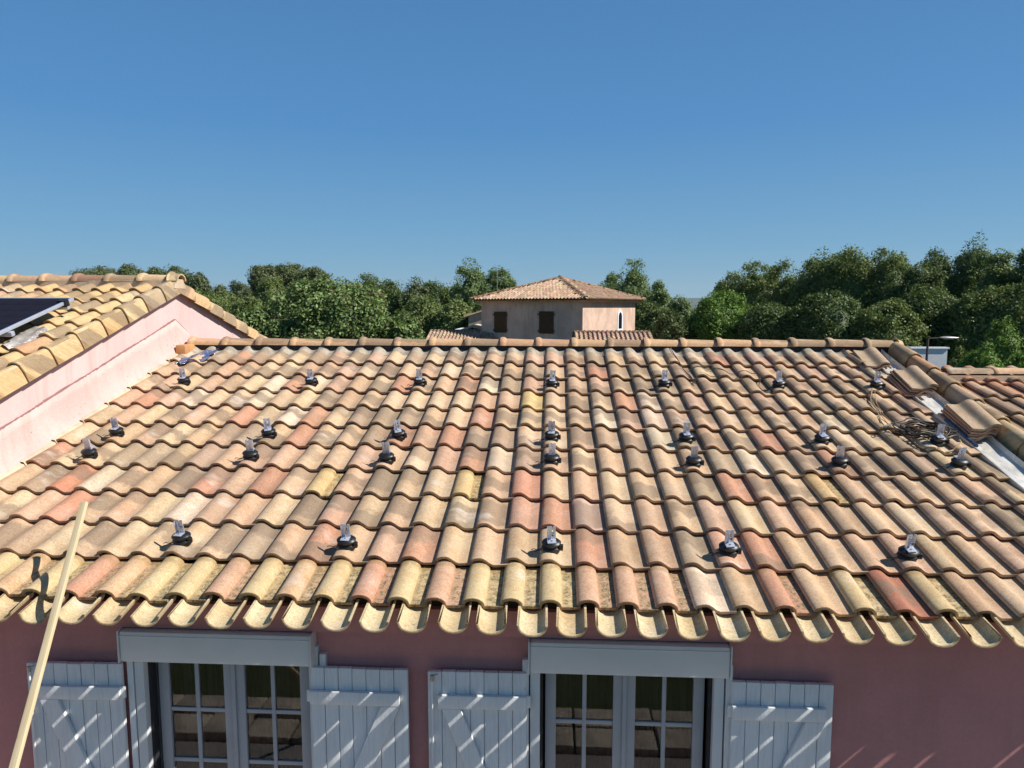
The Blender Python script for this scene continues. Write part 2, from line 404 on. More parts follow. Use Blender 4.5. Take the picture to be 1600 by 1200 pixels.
def verge_mesh(name, mat, flip=False, skirt=.115, L=.41):
    pts = [(-.150, .004), (-.128, .008), (-.114, .034), (-.096, .056), (-.074, .066), (-.052, .063), (-.036, .052), (-.020, .012), (-.010, -.030), (-.002, -skirt + .035)]
    if flip: pts = [(-.150, .004), (-.130, .010), (-.118, .034), (-.100, .056), (-.076, .068), (-.050, .066), (-.028, .052), (-.012, .028), (-.004, -.004), (-.001, -skirt + .03)]
    sgn = -1 if flip else 1
    N = len(pts); vs, uv, fs = [], [], []
    th = .013
    nr = []
    for i in range(N):
        a = pts[max(0, i - 1)]; b = pts[min(N - 1, i + 1)]; dx, dy = b[0] - a[0], b[1] - a[1]; l = math.hypot(dx, dy); nr.append((-dy / l, dx / l))
    def row(v, inset, lf):
        s = len(vs)
        for (u, h), (nx, ny) in zip(pts, nr): vs.append((sgn * (u - nx * inset + nx * lf), v, h - ny * inset + lf * max(0, ny) + lf * .25)); uv.append((u + .15, v + h))
        return s
    lift = .022
    r = [row(0, th, lift), row(0, .003, lift), row(.005, 0, lift), row(L, 0, 0), row(L, th, 0)]
    for a, b in zip(r, r[1:] + r[:1]):
        for i in range(N - 1):
            f_ = (a + i, a + i + 1, b + i + 1, b + i); fs.append(f_[::-1] if flip else f_)
    for e in (0, N - 1):
        f_ = (r[0] + e, r[1] + e, r[2] + e, r[3] + e)
        fs.append(f_)
    me = mesh_np(name, vs, np.array(fs), mat, True)
    ul = me.uv_layers.new(name='UVMap'); li = np.empty(len(me.loops), dtype=np.int32); me.loops.foreach_get('vertex_index', li)
    ul.data.foreach_set('uv', np.array(uv, dtype=np.float32)[li].ravel())
    me.set_sharp_from_angle(angle=radians(50 if flip else 28))
    return me
T_VERGE = verge_mesh('verge_tile', M['tile'])
T_VERGE_L = verge_mesh('verge_tile', M['tile'], flip=True, skirt=.10)
def ridge_mesh(name, R=.088, L=.43, n=10, ring=.014, squash=.82):
    """half-round cover along +x; the x=0 end carries a thick collar"""
    prof = [(0, ring - .014), (0, ring), (.010, ring + .006), (.035, ring + .007), (.055, ring), (.062, .002), (.075, 0), (L, -.010)]
    vs, uv, fs = [], [], []
    rows = []
    def row(x, dr):
        s = len(vs)
        for k in range(n + 1):
            a = pi * k / n; rr = R + dr
            vs.append((x, -cos(a) * rr, sin(a) * rr * squash)); uv.append((k / n * .27 - .02 if False else x * .6, k / n * .28))
        return s
    for x, d in prof: rows.append(row(x, d))
    rows.append(row(L, -.024)); rows.append(row(0, ring - .014 - .001))
    for a, b in zip(rows, rows[1:]):
        for i in range(n): fs.append((a + i, b + i, b + i + 1, a + i + 1))
    me = mesh_np(name, vs, np.array(fs), M['tile'], True)
    ul = me.uv_layers.new(name='UVMap'); li = np.empty(len(me.loops), dtype=np.int32); me.loops.foreach_get('vertex_index', li)
    ul.data.foreach_set('uv', np.array(uv, dtype=np.float32)[li].ravel())
    me.set_sharp_from_angle(angle=radians(50))
    return me
T_RIDGE = ridge_mesh('ridge_tile')
def canal_mesh(name, hw=.065, dep=.046, L=.20, th=.012, n=10, mat=None):
    """concave-up channel tile, x=-hw..hw, tip at v=0"""
    P = []
    for k in range(n + 1):
        a = pi * k / n; P.append((-cos(a) * hw * (1 if abs(cos(a)) < .97 else 1.03), dep * (1 - sin(a) ** .85)))
    vs, uv, fs = [], [], []
    def row(v, o, edge=0):
        s = len(vs)
        for k, (x, h) in enumerate(P):
            a = pi * k / n; vs.append((x * (1 + o / hw) * (1 - .06 * v), v + edge * .012 * (abs(cos(a)) ** 3), h - o * sin(a))); uv.append((x * .6 + .05, v))
        return s
    r = [row(L, 0), row(.004, 0, 1), row(0, .004, 1), row(0, th, 1), row(L, th)]
    for a, b in zip(r, r[1:]):
        for i in range(n): fs.append((a + i, b + i, b + i + 1, a + i + 1))
    for e in (0, n): 
        fs.append((r[0] + e, r[1] + e, r[2] + e, r[3] + e)); fs.append((r[0] + e, r[3] + e, r[4] + e, r[4] + e))
    fs = [f for f in fs if len(set(f)) == 4]
    # side rims
    for e in (0, n): fs.append((r[0] + e, r[1] + e, r[3] + e, r[4] + e))
    me = mesh_np(name, vs, np.array(fs), mat or M['tile_old'], True)
    ul = me.uv_layers.new(name='UVMap'); li = np.empty(len(me.loops), dtype=np.int32); me.loops.foreach_get('vertex_index', li)
    ul.data.foreach_set('uv', np.array(uv, dtype=np.float32)[li].ravel())
    me.set_sharp_from_angle(angle=radians(50))
    return me

# palettes (albedo, linear)
CREAM, SAND, PINKB, SALM, RED, GREY, PALE, YEL = (.60, .455, .300), (.54, .388, .256), (.54, .370, .262), (.50, .285, .19), (.45, .19, .115), (.41, .31, .215), (.66, .54, .40), (.60, .45, .23)
def pick(rs, weights):
    k = rs.choices([CREAM, SAND, PINKB, SALM, RED, GREY, PALE, YEL], weights)[0]
    f = rs.uniform(.90, 1.08)
    return tuple(min(.8, c * f * rs.uniform(.97, 1.03)) for c in k)
W_MAIN = (32, 32, 16, 4.5, 0, 15, 5, .3)

class Frame:
    """roof plane: origin, v = up the slope, n = normal"""
    def __init__(s, O, slope):
        s.O = Vector(O); s.a = slope; s.v = Vector((0, cos(slope), sin(slope))); s.n = Vector((0, -sin(slope), cos(slope)))
    def P(s, x, t, off=0): return Vector((x, 0, 0)) + s.O + s.v * t + s.n * off
    def M(s, x, t, off=0, rz=0, tilt=0, roll=0):
        R = Matrix(((1, 0, 0), (0, s.v.y, s.n.y), (0, s.v.z, s.n.z))).to_4x4()
        return Matrix.Translation(s.P(x, t, off)) @ R @ Matrix.Rotation(rz, 4, 'Z') @ Matrix.Rotation(tilt, 4, 'X') @ Matrix.Rotation(roll, 4, 'Y')
SL = radians(16.4); HN = 2.515
_n = Vector((0, -sin(SL), cos(SL)))
RF = Frame(Vector((0, 0, CAMZ)) - _n * HN, SL)            # main roof, crown plane, t counted from the foot of the perpendicular
T0, PITCH = 3.045, .3625
COFF = -.085                                              # tile origin relative to crown plane

def in_frame_size(p):
    q = p - Vector((0, 0, CAMZ)); d = q.dot(FW)
    if d < .3: return -1
    x = 800 + FPX * q.dot(RT) / d; y = 600 - FPX * q.dot(UPV) / d
    if x < -70 or x > 1670 or y > 1260: return -1
    return 1 / d
def join_tiles(name, items, parent, mat):
    """items: list of (mesh, matrix, colour) joined into ONE stuff part"""
    V, F, U, Cc = [], [], [], []; off = 0
    cache = {}
    for me, mx, col in items:
        if me.name not in cache:
            co = np.empty(len(me.vertices) * 3, dtype=np.float32); me.vertices.foreach_get('co', co)
            li = np.empty(len(me.loops), dtype=np.int32); me.loops.foreach_get('vertex_index', li)
            u = np.empty(len(me.loops) * 2, dtype=np.float32); me.uv_layers[0].data.foreach_get('uv', u)
            cache[me.name] = (co.reshape(-1, 3), li.reshape(-1, 4), u)
        co, li, u = cache[me.name]; A = np.array(mx)
        V.append(co @ A[:3, :3].T + A[:3, 3]); F.append(li + off); U.append(u); Cc.append(np.tile(np.array([*col, 1], dtype=np.float32), (len(co), 1))); off += len(co)
    me = mesh_np(name, np.vstack(V), np.vstack(F), mat, True)
    ul = me.uv_layers.new(name='UVMap'); ul.data.foreach_set('uv', np.concatenate(U))
    a = me.attributes.new('tcol', 'FLOAT_COLOR', 'POINT'); a.data.foreach_set('color', np.vstack(Cc).ravel())
    b = me.attributes.new('isj', 'FLOAT', 'POINT'); b.data.foreach_set('value', np.ones(len(me.vertices), dtype=np.float32))
    me.set_sharp_from_angle(angle=radians(50))
    o = link(name, me, parent); o['kind'] = 'stuff'
    return o

# ================================================================== SETTING
gm = mesh_np('ground', [(-9000, -9000, -.004), (9000, -9000, -.004), (9000, 9000, -.004), (-9000, 9000, -.004)], [(0, 1, 2, 3)], M['ground'])
tag(link('ground', gm), kind='structure')
tm = MB().box(-9.0, 9.5, 1.46, 3.80, -.2, .02).build('terrace', M['terrace'], None, False); tag(tm, kind='structure')
sb = MB(); rq = random.Random(77)
x_ = -9.0
while x_ < 9.4:
    w_ = rq.uniform(.28, .5)
    for y0_ in (.74, 1.10): sb.box(x_ + .012, x_ + w_ - .012, y0_ + .01 + rq.uniform(0, .02), y0_ + .34, -.1, .10 + rq.uniform(-.02, .02), .015)
    x_ += w_
sb = sb.build('stone_border', M['stone'], None); tag(sb, kind='structure')


def hill(name, x0, x1, y, hfun, depth, mat):
    n = 60; xs = np.linspace(x0, x1, n); vs, fs = [], []
    prof = [(0, 0), (.25, .5), (.5, 1), (.75, .6), (1, 0)]
    for x in xs:
        for (d, k) in prof: vs.append((x, y + d * depth, -2 + (hfun(x) + 2) * k))
    m_ = len(prof)
    for i in range(n - 1):
        for j in range(m_ - 1): fs.append((i * m_ + j, (i + 1) * m_ + j, (i + 1) * m_ + j + 1, i * m_ + j + 1))
    return tag(link(name, mesh_np(name, vs, fs, mat, True)), kind='structure')
hill('distant_hill', -2500, 6500, 8500, lambda x: 118 + 22 * sin(x / 700) + 9 * sin(x / 170 + 1), 1800, M['hill'])
hill('wooded_hill', -900, -150, 900, lambda x: 22 * exp(-((x + 420) / 160) ** 2) + 1.6 * sin(x / 13) + 4, 300, M['hill'])

# ================================================================== MAIN HOUSE
house = empty('pink_house', (0, 3.86, 0))
tag(house, 'pink rendered house under the large tiled roof slope dotted with mounting brackets, two shuttered windows', 'house')
HY = house.location.copy()
def hp(o):                                   # world-built geometry under the house empty
    o.matrix_parent_inverse = Matrix.Translation(-HY) if False else Matrix.Identity(4)
    o.location = o.location - HY; return o
WY = 3.86                                    # facade plane
WINS = [(-2.43, -1.335), (-.110, .975)]; WZ0, WZ1 = 1.05, 2.36
mb = MB()
def wall_strip(x0, x1, z0, z1): mb.box(x0, x1, WY, WY + .26, z0, z1)
xs = [-4.05, WINS[0][0], WINS[0][1], WINS[1][0], WINS[1][1], 3.30]
wall_strip(xs[0], xs[1], 0, 2.60); wall_strip(xs[2], xs[3], 0, 2.60); wall_strip(xs[4], xs[5], 0, 2.60)
for a, b in WINS: wall_strip(a, b, 0, WZ0); wall_strip(a, b, WZ1, 2.60)
mb.box(3.04, 3.30, WY + .26, 11.2, 0, 2.60); mb.box(-4.05, 3.30, 11.2, 11.46, 0, 2.60)
hp(mb.build('wall', M['pink'], house, False))
mb = MB(); mb.box(-4.02, 3.31, 3.80, 3.98, 2.462, 2.60); hp(mb.build('frieze', M['pink'], house, False))
# deck slabs front + rear
ZR = RF.P(0, 7.16, -.12)
mb = MB()
a_, b_ = RF.P(0, 3.16, -.105), RF.P(0, 7.18, -.105)
mb.prism([(-4.04, a_.y, a_.z), (-4.04, b_.y, b_.z), (-4.04, b_.y, b_.z - .05), (-4.04, a_.y + .01, a_.z - .045)], (7.40, 0, 0))
mb.prism([(-4.04, b_.y, b_.z + .03), (-4.04, 11.5, b_.z - 1.1), (-4.04, 11.5, b_.z - 1.2), (-4.04, b_.y, b_.z - .05)], (7.40, 0, 0))
hp(mb.build('roof_deck', M['deck'], house, False))

rs = random.Random(11)
OVR = {(-17, 3): (.52, .25, .155), (-16, 2): (.56, .30, .20), (-18, 3): GREY, (-1, 3): (.54, .29, .20), (-1, 2): (.52, .32, .23), (-2, 4): PALE, (9, 0): (.40, .18, .12), (1, 1): (.50, .28, .19),
       (0, 1): CREAM, (-11, 1): CREAM, (-6, 1): SAND, (5, 1): (.60, .36, .25), (10, 1): PINKB, (-12, 3): (.52, .29, .20), (-3, 6): SALM, (-4, 5): SALM, (-10, 5): SALM, (1, 2): (.62, .44, .36), (0, 2): SALM, (10, 4): SALM}
OLD = {(-8, 3): YEL, (-3, 3): YEL, (9, 3): (.60, .43, .23)}
NOTILE = set()
tiles = []
for k in range(11):
    for c in range(-19, 16):
        if (c, k) in NOTILE: continue
        old = (k == 0 and c <= 3) or (k == 0 and c in (6, 8, 10)) or (c, k) in OLD
        if (c, k) in OVR: col = OVR[(c, k)]
        elif (c, k) in OLD: col = OLD[(c, k)]
        elif old: col = rs.choices([(.60, .475, .27), (.59, .41, .25), (.57, .37, .25), (.54, .31, .21)], [7 if c < 5 else 4, 3, 3, 1.2])[0]
        else: col = pick(rs, W_MAIN)
        mx = RF.M(TW * c + .005 - .066 + rs.uniform(-.003, .003), T0 + PITCH * k + rs.uniform(-.006, .006) - (rs.uniform(.006, .016) if rs.random() < .06 else 0), COFF + rs.uniform(-.001, .002), rs.gauss(0, .009), rs.gauss(0, .0015), rs.gauss(0, .008))
        if k == 0 and old: mx = mx @ Matrix.Diagonal((1, 1, 1.06, 1))
        if c == 15: mx = mx @ Matrix.Diagonal((.80, 1, 1, 1))
        tiles.append((in_frame_size(mx.translation), T_OLD if old else T_MAIN, mx, col))
tiles.sort(key=lambda q: -q[0])
inv = Matrix.Translation(-HY)
def put_tile(name, me, mx, col, parent, pinv):
    o = bpy.data.objects.new(name, me); COL.objects.link(o); o.parent = parent; o.matrix_basis = pinv @ mx; o.color = (*col, 1); return o
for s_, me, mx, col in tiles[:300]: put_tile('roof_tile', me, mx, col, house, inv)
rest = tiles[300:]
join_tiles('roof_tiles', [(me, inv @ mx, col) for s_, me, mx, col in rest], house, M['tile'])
# concave eave tiles (gutter-like channels under the lowest row)
T_CANAL = canal_mesh('eave_tile')
for c in range(-19, 16):
    x = TW * c + .005 + .105
    col = rs.choices([(.60, .49, .30), (.63, .53, .34), (.57, .45, .27)], [3, 2, 1])[0]
    fr = Frame((0, 3.485, 2.628), radians(12.5))
    mx = fr.M(x + rs.uniform(-.005, .005), rs.uniform(-.006, .006), rs.uniform(-.003, .003), rs.gauss(0, .012), 0, rs.gauss(0, .016))
    put_tile('eave_tile', T_CANAL, mx, col, house, inv)
# packing behind channels, closes the eave
mb = MB(); mb.box(-4.02, 3.30, 3.735, 3.80, 2.56, 2.640); hp(mb.build('eave_packing', M['pink'], house, False))
# grey scalloped closure strip under the ridge
def strip_mesh(name, x0, x1, t0, t1, off, mat, prof=prof_main, origin=-.061):
    vs, fs = [], []; xs_ = []
    c = math.floor((x0 - origin) / TW)
    while True:
        for u in US[:-1]:
            x = origin + c * TW + u * TW / .205
            if x0 <= x <= x1: xs_.append((x, prof(u)))
        c += 1
        if origin + c * TW > x1: break
    for (x, h) in xs_:
        for t, dz in ((t0, -.006), (t0, 0), (t0 + .02, .002), (t1, .012)):
            vs.append(tuple(inv @ RF.P(x, t + .006 * sin(x * 31) + .004 * sin(x * 77), COFF + h + off + dz + .004 * sin(x * 19 + t * 60))))
    for i in range(len(xs_) - 1):
        for j in range(3): fs.append((i * 4 + j, i * 4 + j + 1, i * 4 + j + 5, i * 4 + j + 4))
    me = mesh_np(name, vs, fs, mat, True); return me
link('ridge_closure_strip', strip_mesh('ridge_closure_strip', -3.93, 3.03, 6.975, 7.13, .008, M['closure']), house)
rb = RF.P(0, 7.115, -.055)
hp(MB().box(-3.95, 3.55, rb.y, rb.y + .16, rb.z - .03, rb.z + .055).build('ridge_roll', M['closure_dark'], house, False))
rc = RF.P(0, 7.19, -.012)
nridge = 21
for i in range(nridge):
    x = -3.965 + i * .3795
    L = .43
    z = rc.z - .012 + rs.uniform(-.003, .003)
    mx = Matrix.Translation((x, rc.y + rs.uniform(-.004, .004), z)) @ Matrix.Rotation(rs.gauss(0, .006), 4, 'Z') @ Matrix.Rotation(.012, 4, 'Y')
    col = rs.choices([(.60, .40, .24), (.62, .42, .25), (.58, .36, .22), (.60, .34, .21)], [4, 3, 3, 1])[0]
    if i >= nridge - 2: col = (.62, .46, .25)
    if i == nridge - 2: mx = mx @ Matrix.Diagonal((.84, 1, 1, 1))
    if i == nridge - 1: mx = Matrix.Translation((-.06, 0, 0)) @ mx @ Matrix.Diagonal((.14, 1.02, 1.02, 1))
    put_tile('ridge_tile', T_RIDGE, mx, col, house, inv)

# ---- windows with roller boxes
def window(x0, x1, curt):
    cx = (x0 + x1) / 2
    wd = hp(MB().box(x0, x0 + .055, 3.825, 3.99, WZ0, WZ1, .003).box(x1 - .055, x1, 3.825, 3.99, WZ0, WZ1, .003).box(x0 + .055, x1 - .055, 3.93, 3.99, WZ0, WZ0 + .05).box(x0 + .055, x1 - .055, 3.93, 3.99, 2.26, WZ1).build('window', M['white'], house))
    def sub(name, mbb, mat, smooth=True): return mbb.build(name, mat, wd, smooth)
    def W(y): return y - HY.y
    def bx(mb_, a, b, c, d, e, f, bev=0): return mb_.box(a, b, W(c) if False else c, d, e, f, bev)
    mi = HY
    for s in (0, 1):
        a, b = (x0 + .055, cx - .002) if s == 0 else (cx + .002, x1 - .055)
        st = .062; sti = .058
        la, lb = (a + .03, b) if s == 0 else (a, b - .03)
        z0, z1 = WZ0 + .05, 2.26
        f = MB()
        yl, yr = 3.925, 3.965
        lst = st + (.0 if s == 0 else 0)
        f.box(la, la + lst, yl, yr, z0, z1, .004); f.box(lb - lst, lb, yl, yr, z0, z1, .004)
        f.box(la + lst, lb - lst, yl, yr, z0, z0 + .07, .004); f.box(la + lst, lb - lst, yl, yr, z1 - .055, z1, .004)
        wobj = f.build('casement_frame', M['pvc'], wd)
        ga, gb, gz0, gz1 = la + lst, lb - lst, z0 + .07, z1 - .055
        sub('glass_pane', MB().box(ga, gb, 3.943, 3.948, gz0, gz1), M['glass'], False)
        sub('glazing_bar', MB().box((ga + gb) / 2 - .012, (ga + gb) / 2 + .012, 3.933, 3.957, gz0, gz1, .003), M['pvc'])
        for zz in (1.887, 1.562, 1.237):
            if gz0 < zz < gz1:
                sub('glazing_bar', MB().box(ga, (ga + gb) / 2 - .012, 3.934, 3.956, zz - .012, zz + .012, .003).box((ga + gb) / 2 + .012, gb, 3.934, 3.956, zz - .012, zz + .012, .003), M['pvc'])
    # centre cover strip
    sub('meeting_strip', MB().box(cx - .012, cx + .012, 3.912, 3.925, WZ0 + .05, 2.26, .003), M['pvc'])
    # dark guide slot
    for xa_ in (x0 + .055, x1 - .071): sub('guide_slot', MB().box(xa_, xa_ + .016, 3.87, 3.925, WZ0 + .05, 2.26), M['closure_dark'], False)
    # sheer curtain
    xs_ = np.linspace(x0 + .06, x1 - .06, 90); vs = []; fs = []
    for i, x in enumerate(xs_):
        y = 4.03 + .012 * sin(x * 60 + curt) + .008 * sin(x * 143 + 2 * curt)
        vs += [(x, y, WZ0), (x, y, 2.32)]
    for i in range(89): fs.append((2 * i, 2 * i + 2, 2 * i + 3, 2 * i + 1))
    link('curtain', mesh_np('curtain', vs, fs, M['curtain'], True), wd)
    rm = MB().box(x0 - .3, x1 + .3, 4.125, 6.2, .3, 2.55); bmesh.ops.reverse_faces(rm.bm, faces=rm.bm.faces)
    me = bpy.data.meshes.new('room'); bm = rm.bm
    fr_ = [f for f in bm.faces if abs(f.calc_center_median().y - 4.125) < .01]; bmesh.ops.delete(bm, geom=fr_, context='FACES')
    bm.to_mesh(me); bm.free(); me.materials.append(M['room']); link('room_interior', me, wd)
    return wd
def fix_children(wd):
    for o in bpy.data.objects:
        if o.parent is wd: o.location = (0, 0, 0)
for i, (a, b) in enumerate(WINS):
    window(a, b, i * 1.3)
    # roller shutter box
    bx0, bx1 = (a - .05, b - .014) if i == 0 else (a - .01, b + .022)
    rbx = hp(MB().box(bx0 + .008, bx1 - .008, 3.76, WY - .001, 2.268, 2.452, .016).build('roller_shutter_box', M['white'], house, True, 30))
    for xx in (bx0, bx1 - .008): MB().box(xx, xx + .008, 3.754, WY - .001, 2.264, 2.457, .003).build('end_cap', M['white'], rbx)
    MB().box(bx0 + .010, bx1 - .010, 3.7565, 3.761, 2.424, 2.428).build('seam_lip', M['white'], rbx, False)
    for xx in (a - .045, b + .01):       # jamb boards the shutters hang from
        hp(MB().box(xx, xx + .036, 3.825, 3.862, WZ0 - .02, 2.315, .003).build('jamb_board', M['shutter'], house))

# ---- shutters: thing > shutter > boards
def shutter(x0, x1, ztop, left, rod, lbl, zrot=0):
    wdt = x1 - x0; H = ztop - 1.02
    px_ = x1 if left else x0
    root = bpy.data.objects.new('shutter', None); COL.objects.link(root); root.parent = house; root.location = Vector((px_, 3.80, 0)) - HY
    root.rotation_euler = (0, 0, radians(zrot))
    root['label'] = lbl
    nb = 7; bw = wdt / nb; o0 = x0 - px_
    r_ = random.Random(int(x0 * 100))
    for i in range(nb):
        MB().box(o0 + i * bw + .0022, o0 + (i + 1) * bw - .0022, r_.uniform(0, .003), .03, 1.02 + r_.uniform(-.002, .002), ztop + r_.uniform(-.0015, .0015), .0025).build('board', M['shutter'], root)
    MB().box(o0, o0 + wdt, .012, .024, 1.03, ztop - .006).build('backing', M['shutter'], root, False)
    bt = .026; ti = ztop - .128
    lo, hi = (o0 + .045, o0 + wdt) if left else (o0, o0 + wdt - .045)
    if left: lo, hi = o0 + .06 if rod else o0 + .04, o0 + wdt - .004
    for z in (ti, 1.15): MB().box(lo, hi, -bt, -.0005, z - .078, z, .004).build('batten', M['shutter'], root)
    # diagonal brace
    zt, zb = ti - .0785, 1.151
    bw_ = .11
    if left: xa, xb = lo + .02, hi - bw_ - .03
    else: xa, xb = hi - bw_ - .05 + .05, lo + .03
    m_ = MB()
    pts = [(xa, -bt + .002, zt), (xa + bw_, -bt + .002, zt), (xb + bw_, -bt + .002, zb), (xb, -bt + .002, zb)]
    m_.prism(pts, (0, bt - .003, 0)); bmesh.ops.bevel(m_.bm, geom=m_.bm.edges[:], offset=.003, segments=1, affect='EDGES')
    m_.build('brace', M['shutter'], root)
    for z in (ti - .04, 1.11):
        hx = o0 + wdt if left else o0
        MB().box(hx - .010 if left else hx - .022, hx + .022 if left else hx + .010, -.008, .004, z - .033, z + .037, .003).build('hinge', M['shutter'], root)
    if rod:
        m_ = MB(); m_.cyl((o0 + .028, -.014, 1.0), (o0 + .028, -.014, ztop - .03), .0065, n=10)
        m_.build('locking_rod', M['shutter'], root)
        m_ = MB(); m_.cyl((o0 + .028, -.016, ztop - .045), (o0 + .028, -.016, ztop - .012), .010, n=10); m_.bar((o0 + .02, -.02, ztop - .02), (o0 + .062, -.008, ztop - .008), .008, .006)
        m_.build('rod_hook', M['iron'], root)
    return root
shutter(-3.060, -2.495, 2.231, True, True, 'white board shutter furthest left, its outer edge beside the pine batten', 1.4)
shutter(-1.372, -.808, 2.245, False, False, 'white board shutter on the right side of the left window')
shutter(-.692, -.129, 2.247, True, True, 'white board shutter with a locking rod, on the left side of the right window', 1.0)
shutter(1.012, 1.566, 2.230, False, False, 'white board shutter on the right side of the right window')

# ---- valley gutter between the roofs
vg = MB()
def V(x, t, off): return tuple(inv @ RF.P(x, t, off))
prof_v = [(3.197, -.095), (3.199, -.040), (3.207, -.038), (3.212, -.072), (3.30, -.080), (3.40, -.070), (3.412, -.03)]
ts = list(np.linspace(2.95, 7.12, 22)); bmv = vg.bm; rows_ = []
for t in ts:
    rows_.append([bmv.verts.new(V(x, t, o_ + .002 * sin(t * 9 + x * 20))) for x, o_ in prof_v])
for a_, b_ in zip(rows_, rows_[1:]):
    for i in range(len(prof_v) - 1): bmv.faces.new((a_[i], a_[i + 1], b_[i + 1], b_[i]))
vgo = vg.build('valley_gutter', M['zinc'], house)
m_ = MB()
m_.tube([V(3.212, t, -.030 + .002 * sin(t * 17)) for t in np.linspace(4.95, 5.42, 16)], .012, 8); m_.build('blue_membrane_roll', M['membrane'], vgo)
m_ = MB()
m_.box(3.155, 3.176, 0, .01, 0, .01) if False else None
for t0_, t1_ in ((3.0, 5.5), (5.5, 7.1)):
    m_.prism([V(3.214, t0_, -.068), V(3.226, t0_, -.068), V(3.226, t0_, -.058), V(3.214, t0_, -.058)], tuple(Vector(V(0, t1_, 0)) - Vector(V(0, t0_, 0))))
m_.build('drip_edge', M['closure_dark'], vgo, False)

# ================================================================== RIGHT NEIGHBOUR (lower ridge)
rh = empty('terraced_house', (5.2, WY, 0)); RHL = rh.location.copy(); rinv = Matrix.Translation(-RHL)
tag(rh, 'attached pink house on the right whose tiled roof has a lower pale ridge', 'house')
mb = MB(); mb.box(3.34, 7.6, WY, WY + .26, 0, 2.56); mb.box(7.34, 7.6, WY + .26, 10.2, 0, 2.56); mb.box(3.34, 3.56, WY + .26, 10.2, 0, 2.56); mb.box(3.56, 7.34, 9.94, 10.2, 0, 2.56)
o = mb.build('wall', M['pink'], rh, False); o.location = -RHL
mb = MB(); mb.box(3.35, 7.6, 3.80, 3.99, 2.462, 2.60); o = mb.build('frieze', M['pink'], rh, False); o.location = -RHL
TR = 6.46
mb = MB(); a_, b_ = RF.P(0, 3.16, -.14), RF.P(0, TR, -.14)
mb.prism([(3.43, a_.y, a_.z), (3.43, b_.y, b_.z), (3.43, b_.y, b_.z - .05), (3.43, a_.y, a_.z - .05)], (4.15, 0, 0))
mb.prism([(3.43, b_.y, b_.z + .03), (3.43, 10.3, b_.z - 1.1), (3.43, 10.3, b_.z - 1.2), (3.43, b_.y, b_.z - .05)], (4.15, 0, 0))
o = mb.build('roof_deck', M['deck'], rh, False); o.location = -RHL
rs2 = random.Random(5)
W_R = (10, 20, 22, 30, 5, 10, 2, 2)
for k in range(0, 10):
    for c in range(18, 37):
        t = T0 + PITCH * k + .01
        if t > TR - .12: continue
        mx = RF.M(TW * c - .055 + rs2.uniform(-.003, .003), t + rs2.uniform(-.005, .005), COFF - .028, rs2.gauss(0, .006), 0, rs2.gauss(0, .006))
        if in_frame_size(mx.translation) < 0 and c > 30: continue
        put_tile('roof_tile', T_MAIN, mx, pick(rs2, W_R), rh, rinv)
for c in range(16, 37):
    mx = Frame((0, 3.485, 2.628), radians(12.5)).M(TW * c + .110 + rs2.uniform(-.005, .005), rs2.uniform(-.006, .006), rs2.uniform(-.003, .003), rs2.gauss(0, .012), 0, rs2.gauss(0, .016))
    put_tile('eave_tile', T_CANAL, mx, (.60, .49, .30), rh, rinv)
mb = MB(); mb.box(3.32, 7.6, 3.735, 3.80, 2.56, 2.640); o = mb.build('eave_packing', M['pink'], rh, False); o.location = -RHL
# left verge of capping tiles, climbing to the main ridge
for i, k in enumerate(range(0, 11)):
    t = T0 + PITCH * k + .02
    big = 1.0
    col = rs2.choices([SAND, GREY, PINKB, (.52, .38, .22), (.55, .33, .20)], [3, 2, 2, 3, 2])[0]
    if i == 9: col = (.55, .31, .17)
    if i < 6: col = (.58, .42, .20) if i == 6 else (.50, .38, .22)
    mx = RF.M(3.475, t, -.012, rs2.gauss(0, .010), 0, rs2.gauss(0, .02)) @ Matrix.Diagonal((1.0, 1.02, 1.0, 1))
    put_tile('verge_tile', T_VERGE_L, mx, col, rh, rinv)
# orange secondary column beside it
mr_ = RF.P(0, TR, -.02)
ridge_col = [(.64, .46, .30), (.62, .42, .27), (.64, .48, .31), (.60, .40, .26)]
T_RIDGE2 = ridge_mesh('ridge_tile', R=.075, L=.46, ring=.002, squash=.7)
for i in range(9):
    mx = Matrix.Translation((3.72 + i * .43, mr_.y + .02, mr_.z - .012)) @ Matrix.Rotation(rs2.gauss(0, .01), 4, 'Z')
    put_tile('ridge_tile', T_RIDGE2, mx, ridge_col[i % 4], rh, rinv)
# mortar bed under that ridge
mb = MB(); n_ = 60
pp = RF.P(0, TR - .085, -.055)
mb.box(3.60, 7.6, pp.y, pp.y + .08, pp.z - .04, pp.z + .028); o = mb.build('mortar_bed', M['mortar'], rh, False); o.location = -RHL

# ================================================================== LEFT GABLED HOUSE
lh = empty('gabled_house', (-6.5, 7.5, 0)); LHL = lh.location.copy(); linv = Matrix.Translation(-LHL)
tag(lh, 'higher pale pink gabled house on the left with sand coloured tiles and a solar panel', 'house')
LS = radians(17.3); LF = Frame((0, 7.50, 4.605), LS)
GX = -4.06
def gline(Y): return 4.605 - tan(LS) * abs(7.5 - Y) - .105
mb = MB()
outl = [(GX, 3.3, 0), (GX, 11.6, 0), (GX, 11.6, gline(11.6)), (GX, 7.5, gline(7.5)), (GX, 3.3, gline(3.3))]
mb.prism(outl, (-.25, 0, 0)); mb.box(-9.0, GX - .25, 3.3, 3.55, 0, gline(3.3) - .02); mb.box(-9.0, GX - .25, 11.35, 11.6, 0, gline(11.6) - .02)
o = mb.build('wall', M['pink_pale'], lh, False); o.location = -LHL
